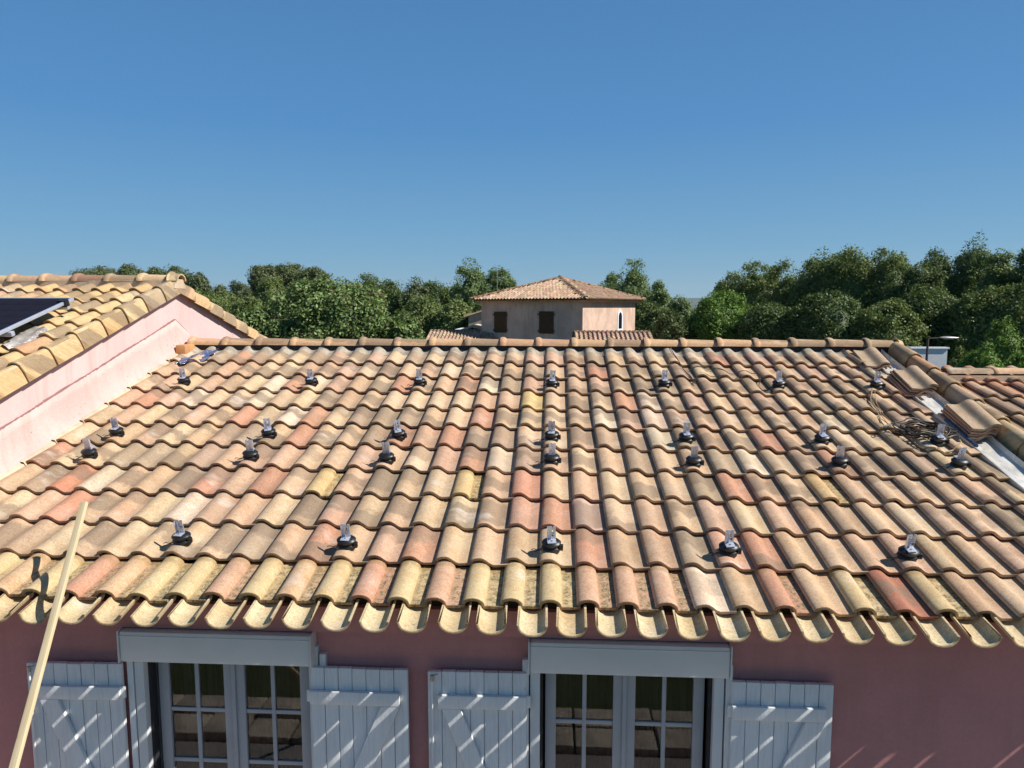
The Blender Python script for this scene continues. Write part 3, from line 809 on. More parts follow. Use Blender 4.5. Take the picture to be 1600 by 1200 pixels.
# plaster upstand (rough ledge) following the roof slope against the wall
ledge = []
ly = np.linspace(3.4, 7.45, 190); rsl = random.Random(3)
vs, fs = [], []
def ledge_top(Y): return 4.160 - .302 * (7.45 - Y) if Y <= 7.45 else 4.160 - .55 * (Y - 7.45)
lys = list(ly) + [7.58, 7.72]
for Y in lys:
    zt = ledge_top(Y) + rsl.uniform(-.004, .004)
    cp = CAMZ + (-HN / cos(SL)) + tan(SL) * Y          # crown plane height
    zb = cp - .09
    if Y > 7.46: zb = 3.75
    w_ = .02 + rsl.uniform(-.002, .002)
    zz = [zt + .002, zt, zt * .8 + zb * .2, zt * .6 + zb * .4, zt * .4 + zb * .6, zt * .2 + zb * .8, zb]
    q_ = lambda: rsl.gauss(0, .0028)
    xx = [GX - .01, GX + w_, GX + w_ + .006 + q_(), GX + w_ + .014 + q_(), GX + .050 + q_(), GX + .082 + q_(), GX + .118 + q_()]
    for x, z in zip(xx, zz): vs.append((x - LHL.x, Y - LHL.y, z))
for i in range(len(lys) - 1):
    for j in range(6): fs.append((i * 7 + j, i * 7 + j + 1, (i + 1) * 7 + j + 1, (i + 1) * 7 + j))
link('plaster_upstand', mesh_np('plaster_upstand', vs, fs, M['pink_rough'], True), lh)
jt = MB(); jt.tube([(GX + .021, Y - LHL.y, ledge_top(Y) + .004) if True else None for Y in lys], .011, 5)
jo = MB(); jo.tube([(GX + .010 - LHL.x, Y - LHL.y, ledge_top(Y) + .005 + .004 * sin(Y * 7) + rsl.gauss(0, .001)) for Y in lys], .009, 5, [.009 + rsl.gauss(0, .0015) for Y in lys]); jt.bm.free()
jo.build('upstand_shadow_line', M['upstand_shadow_line'], lh)  # dark tube drawn in as the shadow line along the upstand's top
# stepped mortar fillet between upstand and tiles
vs, fs = [], []; i0 = 0
for k in range(12):
    t = T0 + PITCH * k
    for (tt_, dz) in ((t - .01, .016), (t + PITCH - .012, .0)):
        for x, dd in ((-3.975, .035), (-3.950, .030), (-3.925 + rsl.uniform(-.004, .004), -.03)):
            p = RF.P(x, tt_, COFF + .03 + dz + dd); vs.append(tuple(linv @ p))
    fs += [(i0, i0 + 1, i0 + 4, i0 + 3), (i0 + 1, i0 + 2, i0 + 5, i0 + 4)]; i0 += 6
link('mortar_fillet', mesh_np('mortar_fillet', vs, fs, M['mortar'], False), lh)
p = RF.P(-3.93, 6.86, -.02)
MB().box(p.x - .05, p.x + .06, p.y, p.y + .22, p.z - .02, p.z + .10, .02, linv).build('mortar_lump', M['mortar_orange'], lh)
# deck
mb = MB(); a_, b_ = LF.P(0, -4.4, -.10), LF.P(0, 0, -.10)
mb.prism([(-9.2, a_.y, a_.z), (-9.2, b_.y, b_.z), (-9.2, b_.y, b_.z - .05), (-9.2, a_.y, a_.z - .05)], (5.13, 0, 0))
mb.prism([(-9.2, 15 - a_.y, a_.z), (-9.2, b_.y + .004, b_.z), (-9.2, b_.y + .004, b_.z - .05), (-9.2, 15 - a_.y, a_.z - .05)], (5.13, 0, 0))
o = mb.build('roof_deck', M['deck'], lh, False); o.location = -LHL
rs3 = random.Random(21)
LP_ = .3535
W_L = (8, 10, 5, 4, .5, 5, 3, 12)
LPAL = [(.62, .46, .25), (.60, .43, .22), (.64, .50, .29), (.58, .37, .22), (.48, .38, .25), (.56, .33, .22)]
for k in range(0, 12):
    t = -.355 - LP_ * k
    for c in range(0, 15):
        x = -4.06 - .205 - .205 * c - .04
        mx = LF.M(x - .066 + .0, t + rs3.uniform(-.004, .004), COFF, rs3.gauss(0, .006), 0, rs3.gauss(0, .006))
        if c > 0 and in_frame_size(mx.translation) < 0: continue
        put_tile('roof_tile', T_MAIN, mx, rs3.choices(LPAL, [6, 5, 3, 2, 2, 1])[0], lh, linv)
    mx = LF.M(-4.000 + .0, t + rs3.uniform(-.004, .004), -.072, rs3.gauss(0, .005), 0, rs3.gauss(0, .008))
    col = rs3.choices(LPAL, [6, 5, 3, 1, 3, 0])[0]
    put_tile('verge_tile', T_VERGE, mx, col, lh, linv)
# short top course
for c in range(0, 15):
    mx = LF.M(-4.06 - .205 - .205 * c - .106, -.30 + .0, COFF + .012)
# rear slope verge (mirrored about the ridge)
RBF = Matrix.Translation((0, 15.0, 0)) @ Matrix.Diagonal((1, -1, 1, 1))
T_VR = verge_mesh('verge_tile', M['tile'])
for v in T_VR.vertices: v.co.y = -v.co.y
T_VR.flip_normals()
LB = Frame((0, 7.50, 4.605), -LS)
for k in range(0, 10):
    t = .36 + LP_ * k
    mx = LB.M(-4.000, t, -.072, rs3.gauss(0, .006), 0, rs3.gauss(0, .01))
    put_tile('verge_tile', T_VR, mx, rs3.choices([(.62, .47, .28), (.62, .44, .24), (.60, .42, .26)], [3, 2, 1])[0], lh, linv)
# pink bargeboard lip under rear verge
T_RL = ridge_mesh('ridge_tile', R=.098, L=.42, ring=.016, squash=.75)
rcol = [(.62, .46, .28), (.62, .44, .25), (.56, .26, .17), (.60, .40, .25), (.52, .36, .24), (.62, .46, .26), (.60, .43, .25)]
for i in range(13):
    x = -4.425 - .36 * i
    mx = Matrix.Translation((x, 7.50, 4.578 + rs3.uniform(-.004, .004))) @ Matrix.Rotation(rs3.gauss(0, .006), 4, 'Z') @ Matrix.Rotation(.012, 4, 'Y')
    put_tile('ridge_tile', T_RL, mx, rcol[i % 7], lh, linv)
m_ = Matrix.Translation((-4.065, 7.50, 4.585)) @ Matrix.Rotation(pi, 4, 'Z') @ Matrix.Diagonal((.30, 1.06, 1.1, 1))
put_tile('ridge_end_tile', T_RL, Matrix.Translation((-4.085, 7.50, 4.58)) @ Matrix.Diagonal((.26, 1.06, 1.15, 1)), (.64, .50, .29), lh, linv)
mb = MB(); mb.box(-9.0, -4.10, 7.405, 7.595, 4.50, 4.585); o = mb.build('ridge_mortar', M['mortar'], lh, False); o.location = -LHL
mb = MB()
mb.prism([(GX, 7.42, 4.60), (GX, 7.58, 4.60), (GX, 7.62, 4.50), (GX, 7.38, 4.50)], (.062, 0, 0)); o = mb.build('apex_mortar', M['mortar'], lh, False); o.location = -LHL
# lead foil patch
vs, fs = [], []
nn = 12
for i in range(nn):
    for j in range(6):
        x = -4.50 + .11 * i / (nn - 1) + .0; t = -2.05 + .48 * j / 5
        e = .25 * (1 - abs(2 * j / 5 - 1)) + .75
        x = -4.47 + (.05 + .075 * e) * (2 * i / (nn - 1) - 1) * (.5 + .5 * e)
        vs.append(tuple(linv @ LF.P(x, t, -.005 + .012 * sin(i * 1.3 + j) - .05 * (i / (nn - 1) - .4) ** 2 * 4)))
for i in range(nn - 1):
    for j in range(5): fs.append((i * 6 + j, i * 6 + j + 1, (i + 1) * 6 + j + 1, (i + 1) * 6 + j))
link('flashing_patch', mesh_np('flashing_patch', vs, fs, M['foil'], True), lh)

# ---- solar panel (own thing)
def PXY(x, t, off): return LF.P(x, t, off)
pr = LF.P(-4.43, -1.12, .125)
sp = empty('solar_panel', LF.P(-5.3, -2.2, -.02)); spinv = Matrix.Translation(-sp.location)
tag(sp, 'dark solar panel in a silver frame raised above the left roof', 'solar panel')
PX0, PX1, PT0, PT1 = -6.18, -4.43, -2.255, -1.12
MM = spinv @ LF.M(0, 0, .125)
fr_ = MB()
for a in ((PX0, PX1, PT1 - .018, PT1, -.030, .0), (PX0, PX1, PT0, PT0 + .018, -.030, 0), (PX1 - .018, PX1, PT0 + .018, PT1 - .018, -.030, 0), (PX0, PX0 + .018, PT0 + .018, PT1 - .018, -.030, 0)):
    fr_.box(a[0], a[1], a[2], a[3], a[4], a[5], .002, MM)
fr_.build('frame', M['alu'], sp)
MB().box(PX0 + .018, PX1 - .018, PT0 + .018, PT1 - .018, -.012, -.008, 0, MM).build('glass', M['pglass'], sp, False)
cw = (PX1 - PX0 - .08) / 10; ch = (PT1 - PT0 - .08) / 6
cme = MB().box(.003, cw - .003, .003, ch - .003, 0, .0012).mesh('cell', M['cell'], False)
for i in range(10):
    for j in range(6):
        o = link('cell', cme, sp); o.matrix_basis = MM @ Matrix.Translation((PX0 + .04 + i * cw, PT0 + .04 + j * ch, -.0068))
for x in (-5.9, -4.75):
    for tt_ in (PT0 + .2, PT1 - .2):
        MB().box(x - .02, x + .02, tt_ - .02, tt_ + .02, -.165, -.035, 0, MM).build('support_foot', M['alu'], sp)
MB().box(PX1 - .06, PX1 + .02, PT1 - .15, PT1 - .10, -.05, .012, .004, MM).build('end_clamp', M['rubber'], sp)
for x in (PX0 + .3, PX1 - .35): MB().box(PX0 - .0, PX1 + .0, PT0 + .28, PT0 + .32, -.075, -.036, 0, MM) if False else None
MB().box(PX0, PX1 + .02, PT0 + .26, PT0 + .30, -.075, -.037, .002, MM).build('rail', M['alu'], sp)
MB().box(PX0, PX1 + .02, PT1 - .145, PT1 - .105, -.075, -.037, .002, MM).build('rail', M['alu'], sp)
# blue plastic film tucked under the tiles near the left end of the main ridge
vs, fs = [], []
nx_, ny_ = 22, 12; rf = random.Random(9)
for i in range(nx_):
    for j in range(ny_):
        x = -3.86 + .27 * i / (nx_ - 1) + .02 * sin(j * 1.1); t = 6.60 + .02 * sin(i * .9) + (.12 + .24 * i / (nx_ - 1)) * (j / (ny_ - 1)) + .12 * i / (nx_ - 1)
        u = ((x + .061) / TW) % 1 * TW
        vs.append(tuple(RF.P(x, t, COFF + max(.035, prof_main(u)) + .022 + .010 * sin(i * .9 + j * .7) * cos(j * 1.3))))
for i in range(nx_ - 1):
    for j in range(ny_ - 1): fs.append((i * ny_ + j, i * ny_ + j + 1, (i + 1) * ny_ + j + 1, (i + 1) * ny_ + j))
tag(link('plastic_sheet', mesh_np('plastic_sheet', vs, fs, M['film'], True)), 'crumpled shiny blue plastic sheet at the left end of the main ridge', 'plastic sheet')

# ================================================================== MOUNTING BRACKETS
def make_bracket_meshes():
    R = {}; ZS = 1.35
    m_ = MB()     # oblong rubber collar: stacked lathe discs, x-wide
    prof_ = [(.050, -.030), (.054, -.018), (.054, -.006), (.048, -.002), (.050, .004), (.057, .010), (.058, .017), (.050, .023), (.034, .027), (0.001, .028)]
    n = 26; rings = []
    for r, z in prof_:
        rings.append([m_.bm.verts.new((cos(2 * pi * k / n) * r * 1.0, sin(2 * pi * k / n) * r * .80, z * ZS)) for k in range(n)])
    for a, b in zip(rings, rings[1:]):
        for k in range(n): m_.bm.faces.new((a[k], a[(k + 1) % n], b[(k + 1) % n], b[k]))
    m_.bm.faces.new(list(reversed(rings[0]))); m_.bm.faces.new(rings[-1])
    R['rubber_base'] = m_.mesh('rubber_base', M['rubber'])
    m_ = MB()     # clamp strap with its screw lug
    pts = [(cos(a) * .0545, sin(a) * .0455, -.010) for a in np.linspace(0, 2 * pi, 28)]
    m_.tube(pts, .0045, 6); m_.box(.048, .070, -.026, -.004, -.020, .016, .004); m_.cyl((.060, -.034, -.004), (.060, .004, -.004), .006, n=8)
    R['hose_clamp'] = m_.mesh('hose_clamp', M['rubber'])
    m_ = MB()     # L plate: foot + upright with slot forks
    W2 = .0235; z0, z1 = .037, .128; th = .004; W2 = .026
    # upright built as frame around a slot
    m_.box(-W2, .0025, -th / 2, th / 2, z0 + .005, z1, .0006); m_.box(.0105, W2, -th / 2, th / 2, z0 + .005, z1, .0006)
    m_.box(.0026, .0104, -th / 2, th / 2, z0 + .005, z0 + .052); m_.box(.0026, .0104, -th / 2, th / 2, z0 + .066, z0 + .084)
    m_.box(-W2, W2, -th / 2 - .040, th / 2, z0, z0 + .0048, .0008)
    m_.box(-W2, -W2 + .003, -th / 2 - .010, -th / 2, z0 + .005, z1 - .01); m_.box(-.006, -.003, -th / 2 - .006, -th / 2, z0 + .005, z1 - .02)
    R['l_plate'] = m_.mesh('l_plate', M['alu'])
    m_ = MB(); m_.cyl((0, -.022, .020), (0, -.022, .044), .006, n=10); m_.cyl((0, -.022, .0335), (0, -.022, .0415), .011, n=6)
    R['bolt'] = m_.mesh('bolt', M['bolt'])
    m_ = MB(); m_.cyl((0.006, .004, .075), (0.006, -.016, .075), .0055, n=8); m_.cyl((.006, -.008, .075), (.006, -.016, .075), .010, n=6)
    R['side_bolt'] = m_.mesh('side_bolt', M['bolt'])
    m_ = MB(); m_.tube([(-.055, .0, -.022), (-.085, -.004, -.030), (-.105, -.006, -.022), (-.120, -.006, -.030)], .0022, 5); m_.tube([(-.055, -.01, -.022), (-.080, -.012, -.030), (-.10, -.018, -.034)], .0022, 5)
    R['tie_tail'] = m_.mesh('tie_tail', M['rubber'])
    return R
BR = make_bracket_meshes()
first = None
def children_of(o, pool): return [c for c in pool if c.parent is o]
proto = empty('mounting_bracket'); kids = []
for nme in ('rubber_base', 'hose_clamp', 'l_plate', 'bolt', 'side_bolt', 'tie_tail'): kids.append(link(nme, BR[nme], proto))
rows_b = [('back row, just below the ridge', 6.05, [-17, -11, -6, 0, 5, 10, 14.2], 0), ('middle back row', 4.965, [-17.1, -11, -5.9, 0, 5.05, 10.05, 14.25], 0),
          ('middle front row', 4.592, [-17.1, -11, -5.95, 0, 5, 10.05, 14.1], 180), ('front row nearest the eave', 3.52, [-11, -6, 0, 5.05, 10], 0)]
ordn = {7: ['leftmost', 'second from left', 'third from left', 'centre', 'third from right', 'second from right', 'rightmost'], 5: ['leftmost', 'second from left', 'centre', 'second from right', 'rightmost']}
rb_ = random.Random(4); fst = True
BRK = {}
for ri, (rn, t, cols, flip) in enumerate(rows_b):
    for ci, c in enumerate(cols):
        if fst: o = proto; ks = kids
        else:
            o = proto.copy(); COL.objects.link(o); ks = []
            for kk in kids: q = kk.copy(); COL.objects.link(q); q.parent = o; ks.append(q)
        fst = False
        x = TW * c + .005
        rz = rb_.gauss(0, .16) + radians(flip)
        o.matrix_basis = RF.M(x, t + rb_.uniform(-.01, .01), .012, 0, rb_.gauss(0, .03), rb_.gauss(0, .03))
        for q in ks:
            if q.name.startswith(('l_plate', 'bolt', 'side_bolt')):
                q.matrix_basis = Matrix.Rotation(rz, 4, 'Z') @ (Matrix.Translation((0, .006, 0)) if not flip else Matrix.Identity(4))
        o['label'] = 'black and aluminium bracket, %s in the %s' % (ordn[len(cols)][ci], rn)
        extra = {(0, 6): 'bracket with tan cables tied to it, rightmost of the back row below the ridge', (1, 6): 'bracket standing in the cable coil, right end of the middle back row', (2, 6): 'bracket beside the valley gutter, right end of the middle front row'}
        if (ri, ci) in extra: o['label'] = extra[(ri, ci)]
        o['category'] = 'roof bracket'; o['group'] = 'solar mounting brackets on the tiled roof'
        BRK[(ri, ci)] = RF.P(x, t, .02)

# ================================================================== CABLES
def drape(x, t, lift):
    u = ((x + .061) % TW)
    fr = ((t - T0) / PITCH) % 1.0
    return RF.P(x, t, COFF + prof_main(min(u, .2)) + .019 * (1 - fr * .85) + lift)
def roof_xt(px, py, off=-.02):
    d = ray(px, py); s = (-(HN - off)) / d.dot(RF.n); p = Vector((0, 0, CAMZ)) + d * s
    return p.x, (p - RF.O).dot(RF.v)
def cable(mb_, pts, r, lift=.012, n=10, drap=.75):
    P = [roof_xt(*p) for p in pts]; out = []
    # catmull-rom
    Q = [P[0]] + P + [P[-1]]
    for i in range(1, len(Q) - 2):
        for k in range(n):
            s = k / n; a, b, c, d = Q[i - 1], Q[i], Q[i + 1], Q[i + 2]
            f = lambda q: .5 * (2 * b[q] + (c[q] - a[q]) * s + (2 * a[q] - 5 * b[q] + 4 * c[q] - d[q]) * s * s + (3 * b[q] - a[q] - 3 * c[q] + d[q]) * s ** 3)
            x, t = f(0), f(1); z1 = drape(x, t, lift); z2 = RF.P(x, t, .004)
            out.append(z1 * drap + z2 * (1 - drap))
    mb_.tube(out, r, 6)
m_ = MB(); cable(m_, [(1044, 533), (1052, 552), (1068, 574), (1088, 596), (1080, 586), (1066, 572), (1055, 556)], .0045)
tag(m_.build('cable', M['cable']), 'thin dark cable hanging over the ridge to the right of the tower house', 'cable')
m_ = MB(); cable(m_, [(1078, 575), (1108, 573), (1138, 581), (1182, 581), (1188, 590), (1186, 602), (1196, 609), (1214, 606)], .004)
cable(m_, [(1084, 596), (1092, 586), (1110, 585), (1140, 590), (1160, 587), (1178, 592)], .0035)
tag(m_.build('cable', M['cable']), 'thin looping cable running to the second bracket from right below the ridge', 'cable')
m_ = MB()
for pts in ([(1366, 600), (1368, 622), (1378, 640), (1392, 655), (1400, 668)], [(1366, 601), (1361, 620), (1366, 630), (1375, 640), (1388, 662), (1398, 672)], [(1364, 601), (1361, 618), (1365, 626), (1374, 645), (1376, 660), (1384, 672)], [(1374, 643), (1373, 652), (1376, 664), (1372, 650)]):
    cable(m_, pts, .0032, .016)
tag(m_.build('cable', M['cable_tan']), 'tan cables running from the top right bracket down to the coil', 'cable')
m_ = MB(); cable(m_, [(1398, 668), (1420, 680), (1440, 697), (1465, 704), (1488, 702), (1501, 694), (1500, 682)], .0055, .018)
tag(m_.build('cable', M['cable_tan']), 'tan cable loop curving out below the coil towards the valley', 'cable')
m_ = MB(); rc_ = random.Random(17)
cx_, ct_ = roof_xt(1440, 677)
for L_ in range(15):
    ra = rc_.uniform(.10, .235); rb2 = rc_.uniform(.05, .125); ox = rc_.uniform(-.07, .06); ot = rc_.uniform(-.03, .03); ph = rc_.uniform(0, 6.28); ro = rc_.uniform(-.35, .35); lf = .012 + .005 * L_
    pts = []
    for k in range(40):
        a = 2 * pi * k / 39 * rc_.choice([1]) + ph
        rr = 1 + .08 * sin(3 * a + L_) + .06 * sin(5 * a + 2 * L_)
        x0_, t0_ = ra * cos(a) * rr, rb2 * sin(a) * rr
        x_ = cx_ + ox + x0_ * cos(ro) - t0_ * sin(ro); t_ = ct_ + ot + x0_ * sin(ro) * .6 + t0_ * cos(ro)
        pts.append(drape(x_, t_, lf) * .45 + RF.P(x_, t_, .002 + lf * .5) * .55)
    m_.tube(pts, rc_.uniform(.0035, .0055), 6)
tag(m_.build('cable_coil', M['cable']), 'tangled coil of dark cable lying on the tiles near the valley', 'cable coil')

# ================================================================== SPARE TILE STACKS
T_SP = tile_mesh('spare_tile', prof_main, M['tile'], US, lift=0)
rt_ = random.Random(8)
stacks = [('upper stack next to the main ridge', 3.16, 6.56, 3, .10, 3), ('middle stack beside the verge caps', 3.24, 5.93, 5, .05, 4), ('lower stack on the metal valley gutter', 3.31, 5.10, 6, .02, 6)]
names_n = {3: ['bottom', 'middle', 'top'], 5: ['bottom', 'second from bottom', 'middle', 'second from top', 'top'], 6: ['bottom', 'second from bottom', 'third from bottom', 'third from top', 'second from top', 'top']}
for sn, x, t, n_, rz0, _ in stacks:
    for i in range(n_):
        o = bpy.data.objects.new('spare_tile', T_SP); COL.objects.link(o)
        dx = rt_.uniform(-.016, .016) + .008 * i
        o.matrix_basis = RF.M(x + .12 + dx, t + .43 + rt_.uniform(-.022, .022) - .004 * i, -.052 + .0235 * i, pi - rz0 + rt_.gauss(0, .035), radians(-1.5) + rt_.gauss(0, .008), rt_.gauss(0, .016))
        o.color = (*([(.46, .28, .19), (.50, .33, .23), (.44, .29, .21)][i % 3] if i < n_ - 1 else (.47, .36, .25)), 1)
        tag(o, 'loose roof tile, %s tile of the %s' % (names_n[n_][i], sn), 'roof tile', 'loose tiles stacked along the valley')

# ================================================================== PINE BATTEN
C_ = at(88, 950, 3.455); T_ = at(132, 785, 3.86); dirv = (C_ - T_).normalized()
B_ = C_ + dirv * ((C_.z - .02) / -dirv.z if dirv.z < 0 else 2)
ln = (T_ - B_).length
me = MB().box(-.018, .018, -.011, .011, 0, ln, .0015).mesh('pine_batten', M['pine'])
o = link('pine_batten', me); zax = (T_ - B_).normalized(); yax = Vector((0, 1, 0)); xax = yax.cross(zax).normalized(); yax = zax.cross(xax)
o.matrix_basis = Matrix(((xax.x, yax.x, zax.x, B_.x), (xax.y, yax.y, zax.y, B_.y), (xax.z, yax.z, zax.z, B_.z), (0, 0, 0, 1)))
tag(o, 'long pale pine batten leaning against the eave at the left', 'wooden batten')

# ================================================================== TOWER HOUSE
D = 37.5; th_ = radians(30.8); Lw = .1757 * D
tw = empty('tower_house', (.043 * D, D, 0), 0)
# local axes: a = along the front wall to the left, b = along the right wall
A = Vector((-cos(th_), sin(th_), 0)); B = Vector((sin(th_), cos(th_), 0))
tag(tw, 'square beige tower house with a hipped tile roof and brown shutters behind the ridge', 'house')
def TWP(a, b, z): return A * a + B * b + Vector((0, 0, z))
TM = Matrix(((-A.x, B.x, 0, 0), (-A.y, B.y, 0, 0), (0, 0, 1, 0), (0, 0, 0, 1)))   # local x = to the right along front, y = back
ZE = 4.62
MB().box(-Lw, 0, 0, Lw, 0, ZE, 0, TM).build('wall', M['tower_wall'], tw, False)
ov = .42; ap = 5.98; ez = ZE + .12
apx = (-Lw / 2, Lw / 2, ap)
cn = [(-Lw - ov, -ov), (ov, -ov), (ov, Lw + ov), (-Lw - ov, Lw + ov)]
mb = MB()
for i in range(4):
    p, q = cn[i], cn[(i + 1) % 4]
    mb.poly([TM @ Vector((p[0], p[1], ez - .05)), TM @ Vector((q[0], q[1], ez - .05)), TM @ Vector((apx[0], apx[1], ap - .05))])
mb.poly([TM @ Vector((c_[0], c_[1], ez - .06)) for c_ in cn])
mb.build('roof_deck', M['deck'], tw, False)
# genoise cornice: two stepped courses with scalloped tile ends
gn = MB()
for j, (o1, z1) in enumerate(((.12, ZE - .02), (.26, ZE + .05))):
    gn.box(-Lw - o1, o1, -o1, Lw + o1, z1 - .035, z1 + .035, 0, TM)
gn.build('cornice', M['tower_wall'], tw, False)
gn = MB()
for j, (o1, z1) in enumerate(((.22, ZE + .0), (.36, ZE + .075))):
    nn_ = int((Lw + 2 * o1) / .21)
    for i in range(nn_):
        s_ = -Lw - o1 + .1 + i * .21
        gn.box(s_, s_ + .12, -o1 - .0, -o1 + .12, z1 - .03, z1 + .03, 0, TM)
        gn.box(o1 - .12, o1, s_ + Lw, s_ + Lw + .12, z1 - .03, z1 + .03, 0, TM)
o = gn.build('cornice_tiles', M['mortar'], tw, False); o['kind'] = 'stuff'
# hip roof tiles: small half-round covers and pans, joined
def small_tile(L=.42, W=.21):
    us = [0, .02, .055, .09, .12, .15, .20]
    hs = [.02, .055, .075, .060, .02, .005, .005]
    vs, fs, uv = [], [], []
    for v, l in ((0, .0), (0, .022), (L, 0)):
        for u, h in zip(us, hs): vs.append((u, v, h + l if (v or l) else h - .01)); uv.append((u, v))
    n = len(us)
    for r_ in range(2):
        for i in range(n - 1): fs.append((r_ * n + i, r_ * n + i + 1, (r_ + 1) * n + i + 1, (r_ + 1) * n + i))
    me = mesh_np('small_tile', vs, fs, M['tile'], True)
    ul = me.uv_layers.new(name='UVMap'); li = np.empty(len(me.loops), dtype=np.int32); me.loops.foreach_get('vertex_index', li)
    ul.data.foreach_set('uv', np.array(uv, dtype=np.float32)[li].ravel()); return me
ST = small_tile()
def clad(corners, apex, rs_, pal, wts, pitch=.35, wid=.21):
    """tiles on a (possibly triangular) slope; corners = eave left, eave right (local), apex list of 1-2 points"""
    p, q = Vector(corners[0]), Vector(corners[1]); ex = (q - p).normalized(); Lx = (q - p).length
    up0 = Vector(apex[0]) - p; up0 -= ex * up0.dot(ex); H = up0.length; ev = up0.normalized(); en = ex.cross(ev)
    xl = (Vector(apex[0]) - p).dot(ex); xr = (Vector(apex[-1]) - p).dot(ex)
    items = []
    k = 0; v = -.05
    while v < H - .05:
        f = max(0, v / H); a0, a1 = xl * f, Lx + (xr - Lx) * f
        c = math.ceil((a0 - .02) / wid)
        while c * wid + wid * .6 < a1 + .06:
            org = p + ex * (c * wid) + ev * v
            mx = Matrix(((ex.x, ev.x, en.x, org.x), (ex.y, ev.y, en.y, org.y), (ex.z, ev.z, en.z, org.z), (0, 0, 0, 1)))
            items.append((ST, mx, tuple(min(.8, x * rs_.uniform(.85, 1.1)) for x in rs_.choices(pal, wts)[0]))); c += 1
        v += pitch; k += 1
    return items
pal_t = [(.56, .40, .28), (.60, .44, .32), (.52, .36, .25), (.46, .33, .23), (.54, .35, .25)]
r4 = random.Random(2)
LC = [TM @ Vector((c_[0], c_[1], ez)) for c_ in cn]; AP = TM @ Vector(apx)
its = clad([LC[0], LC[1]], [AP], r4, pal_t, (4, 3, 2, 2, 1)) + clad([LC[1], LC[2]], [AP], r4, pal_t, (2, 1, 4, 3, 3)) + clad([LC[3], LC[0]], [AP], r4, pal_t, (4, 3, 2, 2, 1)) + clad([LC[2], LC[3]], [AP], r4, pal_t, (4, 3, 2, 2, 1))
join_tiles('roof_tiles', its, tw, M['tile'])
def half_round(mb_, a, b, r, n=7):
    a, b = Vector(a), Vector(b); d = (b - a).normalized(); x = d.cross(Vector((0, 0, 1))).normalized(); y = x.cross(d)
    ra = [[mb_.bm.verts.new(p + x * cos(pi * k / n) * rr + y * sin(pi * k / n) * rr * .8) for k in range(n + 1)] for p, rr in ((a, r * 1.12), (a + d * .04, r * 1.12), (a + d * .05, r), (b, r * .9))]
    for r0, r1 in zip(ra, ra[1:]):
        for k in range(n): mb_.bm.faces.new((r0[k], r0[k + 1], r1[k + 1], r1[k]))
for i in range(4):
    a, b = LC[i], AP; Lh = (b - a).length; n_ = int(Lh / .38)
    for k in range(n_):
        mb = MB(); half_round(mb, a.lerp(b, k / n_) + Vector((0, 0, .05)), a.lerp(b, min(1, (k + 1.1) / n_)) + Vector((0, 0, .05)), .11)
        o = mb.build('hip_tile', M['tile'], tw); o.color = (*r4.choice([(.56, .34, .23), (.50, .28, .19), (.58, .40, .27)]), 1)
mb = MB(); bmesh.ops.create_uvsphere(mb.bm, u_segments=10, v_segments=6, radius=.14, matrix=Matrix.Translation(AP + Vector((0, 0, .06)))); o = mb.build('apex_cap', M['tile'], tw); o.color = (.5, .3, .2, 1)
# shutters on the front
def tower_shutter(xc, wS=.98, z0=2.92, z1=4.06):
    o0 = MB().box(xc - wS / 2 - .06, xc + wS / 2 + .06, -.012, .03, z0 - .05, z1 + .05, 0, TM).build('window', M['tower_wall'], tw, False)
    for s in (-1, 1):
        for i in range(4):
            a = xc + s * (i + .5) * wS / 8
            MB().box(a - wS / 16 + .004, a + wS / 16 - .004, -.055, -.02, z0, z1, .004, TM).build('shutter_board', M['brown_wood'], o0)
    for z in (z0 + .14, z1 - .16):
        MB().box(xc - wS / 2 - .07, xc + wS / 2 + .07, -.085, -.056, z - .045, z + .045, .004, TM).build('batten', M['brown_wood'], o0)
tower_shutter(-Lw * .795, .86, 2.88, 4.05); tower_shutter(-Lw * .335, .92, 2.88, 4.08)
# arched window on the right wall
yc = Lw * .68; aw = .20
def arch(w_, z0, z1, x0, x1, inner=None):
    m_ = MB(); n = 10
    pts = [(-w_, z0), (w_, z0)] + [(cos(pi * k / n) * w_, z1 - w_ * 1.35 + sin(pi * k / n) * w_ * 1.35) for k in range(n + 1)]
    m_.prism([TM @ Vector((x0, yc + a, z)) for a, z in pts], TM.to_3x3() @ Vector((x1 - x0, 0, 0))); return m_
af = arch(.34, 2.98, 4.18, -.02, .035).build('arched_window', M['offwhite'], tw, False)
arch(.21, 3.08, 4.02, .0352, .045).build('pane', M['pglass'], af, False)
# antenna
a0 = TM @ Vector((-Lw * 1.02, Lw * .7, 0)); 
an = MB(); an.cyl((0, 0, 0), (0, 0, 6.65), .014, n=6)
an.cyl((-.15, 0, 6.5), (.85, .3, 6.56), .008, n=5)
for i in range(7): an.cyl((.0 + i * .13, -.28 + .03 * i, 6.51 + .008 * i), (.0 + i * .13, .32 + .03 * i, 6.51 + .008 * i), .006, n=4)
an.cyl((-.3, 0, 6.1), (.45, .1, 6.1), .007, n=4)
anp = at(777, 480, 43); o = an.build('antenna', M['iron']); o.location = (anp.x, anp.y, 0)
tag(o, 'thin television antenna mast beside the left poplar trees', 'antenna')
